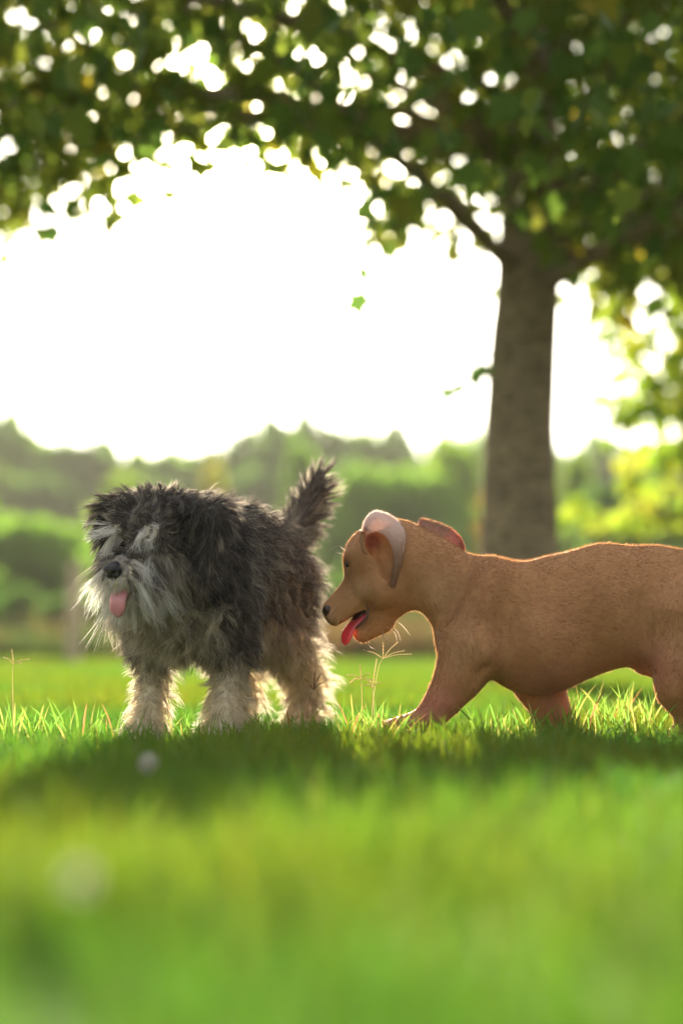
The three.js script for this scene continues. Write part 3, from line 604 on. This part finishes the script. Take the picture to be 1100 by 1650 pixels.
function tongueGeo(line, across, half, thick) {   // a rounded strap with a groove down its middle
  const c = new THREE.CatmullRomCurve3(line), pos = [], idx = [], n = 18, m = 16;
  for (let i = 0; i <= n; i++) {
    const t = i / n, p = c.getPoint(t), d = c.getTangent(t), nn = d.clone().cross(across).normalize(), k = t * (half.length - 1), a = Math.floor(Math.min(k, half.length - 2)), w0 = half[a] + (half[a + 1] - half[a]) * (k - a), w = w0 * Math.sqrt(Math.max(0.002, 1 - Math.pow(clamp((t - 0.72) / 0.28), 2.4)));
    for (let j = 0; j < m; j++) { const s = j / m * 6.2832, x = Math.cos(s) * w, y = Math.sin(s) * thick * (1 - 0.45 * Math.exp(-Math.pow(Math.cos(s) / 0.22, 2))) * Math.min(1, w / w0 + 0.15); const q = p.clone().addScaledVector(across, x).addScaledVector(nn, y); pos.push(q.x, q.y, q.z); if (i) { const b = (i - 1) * m, e = i * m, j2 = (j + 1) % m; idx.push(b + j, e + j, b + j2, b + j2, e + j, e + j2); } }
  }
  const e = c.getPoint(1); pos.push(e.x, e.y, e.z); for (let j = 0; j < m; j++) idx.push(n * m + j, (n + 1) * m, n * m + (j + 1) % m);
  return geoFrom(pos, idx);
}

// ---------------------------------------------------------------- the tan puppy
function puppy() {
  seed(202);
  const Z = V(0, 0, 1), D = 3.62, Q = (px, py, dz = 0) => at(px, py, D - dz), R = (px) => px / F * D;
  const P = new Field();
  const chain = (list, o) => { for (let i = 1; i < list.length; i++) { const [a, b] = [list[i - 1], list[i]]; P.bone(Q(a[0], a[1], a[3] || 0), Q(b[0], b[1], b[3] || 0), R(a[2]), R(b[2]), o); } };
  // trunk: [x, y, half height] in the photo
  chain([[780, 1000, 82], [812, 1002, 87], [870, 1008, 105], [920, 993, 99], [975, 976, 97], [1050, 977, 95], [1120, 988, 98], [1180, 1000, 88]], { tag: 'torso', ax: Z, s: 0.76, k: 0.012 });
  P.bone(Q(757, 1036, 0.005), null, R(50), R(50), { tag: 'torso', k: 0.02 });                       // breast
  P.bone(Q(795, 955, 0.035), Q(757, 1045, 0.05), R(48), R(40), { tag: 'torso', k: 0.035 });          // shoulder, near side
  P.bone(Q(795, 955, -0.035), Q(757, 1045, -0.05), R(48), R(40), { tag: 'torso', k: 0.035 });
  P.bone(Q(878, 1040, 0.03), Q(850, 1052, 0.02), R(62), R(56), { tag: 'belly', k: 0.03 });           // ribs
  // neck
  chain([[768, 962, 66], [732, 950, 55], [692, 922, 53], [652, 905, 58]], { tag: 'neck', ax: Z, s: 0.78, k: 0.018 });
  // head
  P.bone(Q(628, 897), Q(612, 898), R(60), R(54), { tag: 'head', ax: Z, s: 0.86, k: 0.02 });
  P.bone(Q(594, 903, 0.012), Q(594, 903, -0.02), R(36), R(36), { tag: 'head', k: 0.02 });
  P.bone(Q(612, 950, 0.026), Q(592, 950, 0.02), R(32), R(25), { tag: 'head', k: 0.025 });             // cheek
  P.bone(Q(592, 945, 0), Q(539, 983, 0), R(37), R(20), { tag: 'muzzle', ax: Z, s: 0.72, k: 0.016 });
  P.bone(Q(572, 972, 0.012), Q(546, 994, 0.008), R(21), R(16), { tag: 'muzzle', k: 0.012 });        // upper lip
  P.bone(Q(572, 972, -0.014), Q(546, 994, -0.012), R(21), R(16), { tag: 'muzzle', k: 0.012 });
  P.bone(Q(640, 958, 0), Q(606, 993, 0), R(30), R(25), { tag: 'jaw', ax: Z, s: 0.85, k: 0.02 });
  P.bone(Q(610, 998, 0), Q(585, 1018, 0), R(25), R(17), { tag: 'jaw', ax: Z, s: 0.85, k: 0.006 });
  P.bone(Q(556, 910, 0.022), Q(560, 909, 0.027), R(4.5), R(4.5), { tag: 'head', cut: true, k: 0.006 });
  P.bone(Q(826, 935, 0.080), Q(806, 1062, 0.087), R(11), R(11), { cut: true, k: 0.03 }).bone(Q(1034, 975, 0.082), Q(1046, 1062, 0.076), R(11), R(9), { cut: true, k: 0.03 }).bone(Q(752, 915, 0.056), Q(716, 990, 0.05), R(8), R(8), { cut: true, k: 0.025 });
  P.bone(Q(596, 866, 0.044), Q(603, 884, 0.044), R(9), R(9), { cut: true, k: 0.008 }).bone(Q(612, 870, 0.047), Q(627, 922, 0.053), R(15), R(8), { cut: true, k: 0.01 });
  P.bone(Q(563, 895, 0.026), Q(582, 893, 0.034), R(6), R(8), { tag: 'head', k: 0.012 });              // brow
  P.bone(Q(546, 1020, 0.03), Q(585, 983, 0.034), R(14), R(9), { cut: true, k: 0.005 });
  P.bone(Q(546, 1020, 0.01), Q(587, 982, 0.012), R(14), R(9), { cut: true, k: 0.004 });
  P.bone(Q(546, 1020, -0.01), Q(587, 982, -0.012), R(14), R(9), { cut: true, k: 0.004 });
  P.bone(Q(546, 1020, -0.03), Q(585, 983, -0.034), R(14), R(9), { cut: true, k: 0.005 });
  // fore legs: the near one reaches forward, the far one stands back under the ribs
  chain([[762, 1050, 50, 0.045], [738, 1092, 34, 0.05], [714, 1128, 24, 0.05], [690, 1158, 18, 0.05], [655, 1174, 16, 0.05], [630, 1174, 14, 0.05]], { tag: 'foreleg', k: 0.02 });
  P.bone(Q(628, 1170, 0.062), Q(614, 1173, 0.064), R(8), R(6.5), { tag: 'foreleg', k: 0.006 }).bone(Q(630, 1170, 0.05), Q(612, 1172, 0.05), R(8.5), R(7), { tag: 'foreleg', k: 0.006 }).bone(Q(632, 1172, 0.038), Q(616, 1175, 0.036), R(8), R(6.5), { tag: 'foreleg', k: 0.006 });
  chain([[830, 1050, 48, -0.05], [872, 1110, 34, -0.052], [890, 1150, 25, -0.052], [898, 1185, 19, -0.052], [886, 1200, 17, -0.052]], { tag: 'foreleg', k: 0.02 });
  // hind legs
  chain([[1125, 1010, 84, 0.04], [1110, 1075, 52, 0.052], [1101, 1110, 34, 0.055], [1122, 1150, 21, 0.055], [1128, 1172, 18, 0.055], [1104, 1194, 17, 0.055], [1082, 1198, 14, 0.055]], { tag: 'hindleg', k: 0.03 });
  chain([[1165, 1010, 80, -0.04], [1170, 1090, 50, -0.05], [1195, 1135, 26, -0.05], [1222, 1165, 18, -0.05], [1210, 1196, 17, -0.05], [1190, 1200, 14, -0.05]], { tag: 'hindleg', k: 0.03 });
  chain([[1245, 935, 20], [1290, 905, 14], [1330, 850, 8]], { tag: 'tail', k: 0.03 });
  P.bone(Q(1190, 960, 0), Q(1250, 938, 0), R(70), R(22), { tag: 'torso', k: 0.03 });
  P.bone(Q(1040, 1074, 0), Q(1052, 1082, 0), R(13), R(8), { tag: 'belly', k: 0.02 });
  P.bone(Q(783, 1078, 0.083), Q(764, 1108, 0.088), R(5), R(4), { cut: true, k: 0.012 });              // crease behind the elbow
  // colours: tan coat, thin pink skin low on the belly and in the groin; pink shins paint in light shining through
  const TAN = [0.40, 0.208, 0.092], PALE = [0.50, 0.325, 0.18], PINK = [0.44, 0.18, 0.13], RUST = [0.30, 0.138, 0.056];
  const mixc = (a, b, t) => [a[0] + (b[0] - a[0]) * t, a[1] + (b[1] - a[1]) * t, a[2] + (b[2] - a[2]) * t];
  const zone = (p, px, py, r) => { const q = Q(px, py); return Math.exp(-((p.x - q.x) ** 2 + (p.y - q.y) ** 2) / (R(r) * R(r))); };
  function colour(p, n) {
    const v = noise3(p.x * 34, p.y * 34, p.z * 34) * 0.6 + noise3(p.x * 130, p.y * 130, p.z * 130) * 0.4;
    const big = noise3(p.x * 11 + 3, p.y * 11, p.z * 11); let c = mixc(TAN, RUST, clamp((v - 0.4) * 1.2 + (big - 0.5) * 1.2));
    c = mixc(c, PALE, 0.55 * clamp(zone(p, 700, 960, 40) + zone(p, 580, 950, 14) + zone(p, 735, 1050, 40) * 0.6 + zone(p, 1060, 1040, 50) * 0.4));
    c = mixc(c, PINK, 0.8 * clamp(zone(p, 850, 1120, 42) + zone(p, 905, 1108, 36) * 0.7 + zone(p, 1030, 1078, 40) + zone(p, 965, 1092, 30) * 0.8 + zone(p, 708, 1140, 40) * 1.1 + zone(p, 645, 1172, 40) * 0.9 + zone(p, 890, 1150, 30)));
    c = mixc(c, [0.21, 0.06, 0.035], clamp(1.6 * zone(p, 599, 873, 13)) * (p.z > -D ? 1 : 0));  // red ear hollow, its colour darkened for the shade inside it
    const b = 0.9 + 0.2 * noise3(p.x * 300, p.y * 300, p.z * 300); return [c[0] * b, c[1] * b, c[2] * b];
  }
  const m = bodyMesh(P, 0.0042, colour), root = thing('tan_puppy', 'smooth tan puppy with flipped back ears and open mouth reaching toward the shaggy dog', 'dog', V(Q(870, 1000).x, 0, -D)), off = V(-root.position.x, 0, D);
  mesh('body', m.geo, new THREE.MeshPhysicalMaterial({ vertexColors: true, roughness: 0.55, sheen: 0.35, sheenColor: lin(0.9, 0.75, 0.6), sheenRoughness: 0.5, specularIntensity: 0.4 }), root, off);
  const smp = sampler(m), p = V(), n = V(), fuzz = new Ribbons(), g = V(0.8, -0.35, 0), d = V(), s = V();
  for (let i = 0; i < 160000; i++) {
    smp.pick(p, n); if (p.x > Q(1200, 900).x && rnd() < 0.5) continue;
    const q = P.nearest(p)[0]; g.set(0.8, -0.35, 0); if (q.tag === 'foreleg' || q.tag === 'hindleg') g.set(0.1, -1, 0); if (q.tag === 'muzzle') g.set(0.6, 0.5, 0);
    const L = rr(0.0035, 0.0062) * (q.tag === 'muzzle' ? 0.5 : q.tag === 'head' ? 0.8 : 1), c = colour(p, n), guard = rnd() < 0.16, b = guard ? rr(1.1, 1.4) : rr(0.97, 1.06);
    g.addScaledVector(n, -g.dot(n)); g.add(s.set(gauss(), gauss(), gauss()).multiplyScalar(0.2)).addScaledVector(n, -g.dot(n)).normalize(); d.copy(n).multiplyScalar(guard ? 0.8 : 0.2).addScaledVector(g, 0.7).normalize();
    const a = p.clone().addScaledVector(n, -0.0003);
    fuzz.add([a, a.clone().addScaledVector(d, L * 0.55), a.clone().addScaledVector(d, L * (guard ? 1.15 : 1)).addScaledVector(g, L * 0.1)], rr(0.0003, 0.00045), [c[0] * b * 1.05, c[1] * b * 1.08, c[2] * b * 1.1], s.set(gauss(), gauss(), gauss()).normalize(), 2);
  }
  const fm = furMat(0.65); const fz = mesh('coat', fuzz.geo(), fm, root, off); fz.userData.kind = 'stuff';
  console.log('puppy triangles', m.idx.length / 3 + fuzz.i.length / 3);
  // near ear: folded back over itself so that its pale inside shows
  const earMat = (c) => new THREE.MeshPhysicalMaterial({ color: c, roughness: 0.65, transmission: 0.38, thickness: 0, side: THREE.DoubleSide, vertexColors: true });
  const sheet = (rows, thick, tone) => {   // rows of points across the flap -> a closed skin with thickness
    const a = rows.length, b = rows[0].length, pos = [], idx = [];
    const curves = rows.map((r) => new THREE.CatmullRomCurve3(r)), U = 30, W = 14, gridp = [];
    const mid = Array.from({ length: W + 1 }, (_, j) => new THREE.CatmullRomCurve3(curves.map((c) => c.getPoint(j / W))));
    for (let i = 0; i <= U; i++) gridp.push(mid.map((c) => c.getPoint(i / U)));
    const nn = (i, j) => { const A = gridp[Math.min(i + 1, U)][j].clone().sub(gridp[Math.max(i - 1, 0)][j]), Bv = gridp[i][Math.min(j + 1, W)].clone().sub(gridp[i][Math.max(j - 1, 0)]); return A.cross(Bv).normalize(); };
    for (const sgn of [1, -1]) for (let i = 0; i <= U; i++) for (let j = 0; j <= W; j++) { const e = Math.sqrt(Math.max(0, 1 - Math.pow(Math.abs(j / W * 2 - 1), 6))) * Math.sqrt(Math.max(0, 1 - Math.pow(i / U, 10))), q = gridp[i][j].clone().addScaledVector(nn(i, j), sgn * thick * 0.5 * e); pos.push(q.x, q.y, q.z); }
    const row = W + 1, half = (U + 1) * row;
    for (let i = 0; i < U; i++) for (let j = 0; j < W; j++) { const q = i * row + j; idx.push(q, q + 1, q + row, q + 1, q + row + 1, q + row); idx.push(half + q, half + q + row, half + q + 1, half + q + 1, half + q + row, half + q + row + 1); }
    const geo = geoFrom(pos, idx), col = [], f2 = new Ribbons();
    for (const sgn of [1, -1]) for (let i = 0; i <= U; i++) for (let j = 0; j <= W; j++) col.push(...tone(i / U, j / W, gridp[i][j]));
    geo.setAttribute('color', new THREE.Float32BufferAttribute(col, 3));
    for (let i = 0; i < 5200; i++) {
      const u = Math.floor(rnd() * U), w = Math.floor(rnd() * (W + 1)), a = gridp[u][w].clone().lerp(gridp[u + 1][Math.min(W, w + (rnd() < 0.5 ? 1 : 0))], rnd()), nv = nn(u, w).multiplyScalar(rnd() < 0.5 ? 1 : -1), c = tone(u / U, w / W, a);
      const along = gridp[u + 1][w].clone().sub(gridp[u][w]).normalize(), dir = along.multiplyScalar(0.7).addScaledVector(nv, 0.45).add(V(gauss(), gauss(), gauss()).multiplyScalar(0.25)).normalize(), L = rr(0.003, 0.006);
      a.addScaledVector(nv, thick * 0.4); f2.add([a, a.clone().addScaledVector(dir, L * 0.5), a.clone().addScaledVector(dir, L)], 0.0004, c, V(gauss(), gauss(), gauss()).normalize(), 2);
    }
    geo.userData.fuzz = f2.geo();
    return geo;
  };
  const PALE_SKIN = [0.68, 0.50, 0.43], EAR_TAN = [0.36, 0.20, 0.11];
  const earTone = (u, w, p) => { const v = noise3(p.x * 160, p.y * 160, p.z * 160); return mixc(PALE_SKIN, EAR_TAN, clamp(sm(0.48, 0.85, u) + 0.75 * sm(0.35, 0, w) * sm(0.3, 0.5, u) + (v - 0.5) * 0.5 + 0.3 * sm(0.12, 0, u))); };
  const ear = mesh('ear', sheet([
    [Q(584, 886, 0.046), Q(583, 870, 0.052), Q(585, 856, 0.060), Q(590, 850, 0.066)],
    [Q(594, 838, 0.030), Q(590, 838, 0.048), Q(592, 846, 0.064), Q(594, 858, 0.070)],
    [Q(606, 826, 0.022), Q(602, 827, 0.046), Q(605, 839, 0.066), Q(607, 856, 0.072)],
    [Q(628, 832, 0.024), Q(627, 834, 0.048), Q(622, 846, 0.066), Q(619, 862, 0.072)],
    [Q(648, 850, 0.034), Q(647, 853, 0.052), Q(638, 862, 0.066), Q(628, 874, 0.070)],
    [Q(651, 868, 0.040), Q(650, 871, 0.054), Q(643, 876, 0.066), Q(633, 886, 0.068)],
    [Q(647, 898, 0.046), Q(646, 898, 0.056), Q(641, 899, 0.064), Q(634, 902, 0.064)],
    [Q(640, 925, 0.050), Q(639, 925, 0.057), Q(635, 925, 0.060), Q(630, 924, 0.060)],
    [Q(634, 943, 0.052), Q(633, 944, 0.055), Q(632, 944, 0.056), Q(630, 942, 0.056)],
  ], 0.0035, earTone), earMat(lin(1, 1, 1)), root, off);
  { const q = mesh('ear_fuzz', ear.geometry.userData.fuzz, fm, ear); q.userData.kind = 'stuff'; }
  const rim = limb([Q(584, 858, 0.06), Q(583, 872, 0.054), Q(586, 886, 0.05), Q(592, 893, 0.046)], [0.0035, 0.004, 0.0035, 0.001], 8); mesh('ear_edge', rim, plainMat(lin(0.36, 0.19, 0.1), 0.8), ear);
  const ear2 = mesh('ear', sheet([
    [Q(668, 850, -0.012), Q(672, 842, -0.025), Q(676, 836, -0.04)],
    [Q(690, 862, -0.010), Q(696, 848, -0.028), Q(700, 842, -0.042)],
    [Q(712, 874, -0.008), Q(720, 858, -0.026), Q(722, 851, -0.038)],
    [Q(732, 886, -0.006), Q(738, 872, -0.020), Q(738, 864, -0.030)],
    [Q(744, 889, -0.008), Q(747, 884, -0.012), Q(747, 879, -0.016)],
  ], 0.004, (u, w, p) => mixc([0.36, 0.20, 0.12], [0.52, 0.20, 0.13], clamp(sm(0.45, 0.6, u) + noise3(p.x * 160, p.y * 160, p.z * 160) - 0.5))), earMat(lin(1, 1, 1)), root, off);
  { const q = mesh('ear_fuzz', ear2.geometry.userData.fuzz, fm, ear2); q.userData.kind = 'stuff'; }
  // nose, eyes, mouth, tongue, whiskers
  const NF = new Field(); NF.bone(Q(529, 984, 0.006), Q(529, 984, -0.008), R(10), R(10), { k: 0.005 }).bone(Q(530, 992, 0), Q(531, 998, 0), R(7), R(5), { k: 0.006 }).bone(Q(521, 986, 0.010), Q(526, 989, 0.016), R(2.4), R(2), { cut: true, k: 0.002 });
  const nb = NF.build(0.0012); mesh('nose', geoFrom(nb.pos, nb.idx, null, nb.nrm), plainMat(lin(0.045, 0.02, 0.016), 0.4), root, off);
  for (const s2 of [[561.5, 909, 0.0185], [562, 909, -0.03]]) mesh('eye', new THREE.SphereGeometry(R(6), 18, 12), new THREE.MeshPhysicalMaterial({ color: lin(0.015, 0.008, 0.004), roughness: 0.1, clearcoat: 1 }), root, Q(...s2).add(off));
  const MF = new Field(); MF.bone(Q(593, 984, 0), Q(574, 1003, 0), R(15), R(10), { ax: Z, s: 1.05 }); const mb = MF.build(0.002);
  mesh('mouth', geoFrom(mb.pos, mb.idx, null, mb.nrm), plainMat(lin(0.055, 0.014, 0.014), 0.4), root, off);
  mesh('tongue', tongueGeo([Q(594, 984, 0.006), Q(581, 995, 0.008), Q(568, 1007, 0.009), Q(560, 1020, 0.011), Q(556, 1040, 0.013)], V(0.72, 0.1, 0.68).normalize(), [0.009, 0.0115, 0.012, 0.0115, 0.011], 0.004), new THREE.MeshPhysicalMaterial({ color: lin(0.66, 0.07, 0.09), roughness: 0.32, clearcoat: 0.4, clearcoatRoughness: 0.25, transmission: 0.3, thickness: 0 }), root, off);
  mesh('lip', limb(curve([Q(589, 974, 0.0285), Q(593, 982, 0.030), Q(590, 996, 0.029), Q(578, 1008, 0.022), Q(566, 1016, 0.012)], 14), Array.from({ length: 15 }, (_, i) => 0.0008 + 0.0012 * Math.sin(i / 14 * 3.14)), 8), plainMat(lin(0.11, 0.05, 0.04), 0.6), root, off);
  const wh = new Ribbons();
  for (const [a, b, c] of [[[562, 893], [545, 880], [527, 888]], [[560, 897], [550, 892], [538, 890]], [[636, 1000], [648, 1008], [662, 1026]], [[628, 1008], [640, 1018], [646, 1036]], [[622, 1010], [636, 1020], [640, 1038]], [[545, 985], [535, 996], [531, 1004]], [[549, 986], [545, 1000], [541, 1010]], [[540, 978], [532, 990], [528, 1003]], [[556, 1006], [553, 1014], [548, 1016]], [[616, 1016], [619, 1024], [625, 1030]], [[592, 1032], [596, 1042], [604, 1046]]]) { const pts = curve([Q(a[0], a[1], 0.02), Q(b[0], b[1], 0.03), Q(c[0], c[1], 0.035)], 10); wh.add(pts, 0.0006, [0.7, 0.6, 0.5], V(0, 0, 1), 2.5); wh.add(pts, 0.0006, [0.7, 0.6, 0.5], V(0.3, 1, 0), 2.5); }
  const w = mesh('whiskers', wh.geo(), fm, root, off); w.userData.kind = 'stuff';
  return root;
}
shaggyDog();
puppy();
// ---------------------------------------------------------------- seed heads, tall blades and clover in the lawn
{
  seed(303);
  const straw = leafMat(lin(0.72, 0.60, 0.42), 0.55), green = leafMat(lin(0.20, 0.34, 0.05), 0.4), red = leafMat(lin(0.24, 0.12, 0.10), 0.4);
  // foot of the stem, its head, and the spikes that fan out from the head, all in metres from the photo's dog plane
  function seedHead(foot, head, spikes, depth, label, m = straw) {
    const a = at(foot[0], 1180, depth); a.y = 0; const b = at(head[0], head[1], depth + 0.01).sub(a), root = thing('seed_head', label, 'grass stalk', a, 'grass seed heads by the dogs');
    mesh('stem', limb(curve([V(0, 0, 0), V(b.x * 0.2, b.y * 0.5, 0.004), V(b.x * 0.7, b.y * 0.93, 0.003), b], 12), Array.from({ length: 13 }, () => 0.0004), 5), m, root);
    for (const [px, py, dz] of spikes) {
      const e = at(px, py, depth - dz).sub(a), c = curve([b, b.clone().lerp(e, 0.5).add(V(0, 0.002, 0)), e], 8), g = [limb(c, c.map((_, i) => 0.0005 - 0.00004 * i), 5)];
      for (let i = 1; i < 9; i++) for (const sd of [-1, 1]) { const q = c[i], d = c[i].clone().sub(c[i - 1]).normalize(), o = V(-d.y, d.x, rr(-0.5, 0.5)).multiplyScalar(sd); g.push(limb([q, q.clone().addScaledVector(d, 0.002).addScaledVector(o, 0.0005), q.clone().addScaledVector(d, 0.005).addScaledVector(o, 0.0007)], [0.0002, 0.0004, 0.0001], 4)); }
      mesh('spike', mergeGeometries(g.map((x) => { x.deleteAttribute('uv'); return x; })), m, root);
    }
  }
  seedHead([596, 0], [617, 1061], [[617, 1021, 0], [638, 1037, 0.01], [648, 1049, 0.015], [659, 1054, 0.02], [588, 1048, 0.01]], 3.56, 'straw coloured seed head with spread spikes hanging under the puppy chin');
  seedHead([584, 0], [581, 1094], [[580, 1075, 0], [561, 1088, 0.01], [594, 1086, 0.015], [602, 1097, 0.02], [566, 1098, -0.01]], 3.56, 'short pale star shaped seed head between the two dogs');
  seedHead([603, 0], [600, 1108], [[606, 1066, 0], [612, 1100, 0.01], [588, 1104, 0.01], [594, 1098, -0.01]], 3.5, 'pale grass stalk with a leaning spike beside the puppy front paw');
  seedHead([490, 0], [505, 1112], [[507, 1086, 0], [520, 1100, 0.01], [492, 1095, 0.01], [514, 1090, -0.01], [496, 1106, 0.02]], 3.4, 'dull purple seed head against the pale hind leg of the shaggy dog', red);
  seedHead([22, 0], [22, 1070], [[8, 1060, 0.01], [20, 1050, 0], [34, 1068, 0.01], [46, 1062, 0.02]], 3.75, 'thin pale seed head rising out of the sunlit lawn away from the dogs');
  // taller single blades in front of the dogs
  const tall = new Ribbons();
  for (let i = 0; i < 330; i++) {
    const k = rnd(), x = k < 0.3 ? rr(910, 1060) : k < 0.45 ? rr(760, 910) : k < 0.6 ? rr(540, 650) : k < 0.75 ? rr(0, 190) : rr(190, 540), depth = k < 0.3 ? rr(3.45, 3.9) : rr(3.3, 3.75), p = at(x, 1180, depth), H = rr(0.045, 0.085) * (k < 0.3 ? 1.25 : 1) * (k > 0.75 ? 0.8 : 1), a = rr(0, 6.28), lean = rr(0.1, 0.6), pts = [];
    for (let j = 0; j <= 6; j++) { const t = j / 6; pts.push(V(p.x + Math.cos(a) * lean * H * t * t, H * t * (1 - 0.2 * lean * t), p.z + Math.sin(a) * lean * H * t * t)); }
    const c = rnd() < 0.06 ? [0.34, 0.17, 0.07] : rnd() < 0.25 ? [0.36, 0.34, 0.09] : [0.17 * rr(0.8, 1.2), 0.31, 0.045];
    tall.add(pts, rr(0.0018, 0.0034), c, V(Math.cos(a + 1.57) * 0.3 + gauss() * 0.4, 0.1, 1), rnd() < 0.4 ? 8 : 2);
  }
  tag(mesh('tall_grass', tall.geo(), leafMat(lin(1, 1, 1), 0.55, { vertexColors: true }), scene), 'taller sunlit grass blades standing up around the dogs feet', 'grass', null, 'stuff');
  // white clover heads in the near lawn
  const bloom = (px, py, depth, r, label) => {
    const top = at(px, py, depth), root = thing('clover_flower', label, 'flower', V(top.x, 0, top.z));
    mesh('stem', limb(curve([V(0, 0, 0), V(0.004, top.y * 0.5, 0), V(0, top.y - r * 0.6, 0)], 8), Array.from({ length: 9 }, () => 0.0012), 6), green, root);
    const R = new Ribbons();
    for (let i = 0; i < 150; i++) { const d = V(gauss(), gauss() + 0.3, gauss()).normalize(); R.add([V(0, 0, 0), d.clone().multiplyScalar(r * 0.6), d.clone().multiplyScalar(r * rr(0.85, 1.1)).add(V(0, r * 0.1, 0))], r * 0.28, [0.72, 0.70, 0.66], V(gauss(), gauss(), gauss()).normalize(), 4); }
    mesh('blossom', R.geo(), leafMat(lin(1, 1, 1), 0.3, { vertexColors: true }), root, V(0, top.y, 0));
  };
  bloom(240, 1232, 2.35, 0.0105, 'white clover blossom in the lawn before the shaggy dog');
  bloom(128, 1420, 1.1, 0.007, 'small white clover blossom deep in the near blurred lawn');
}

renderer.render(scene, camera);
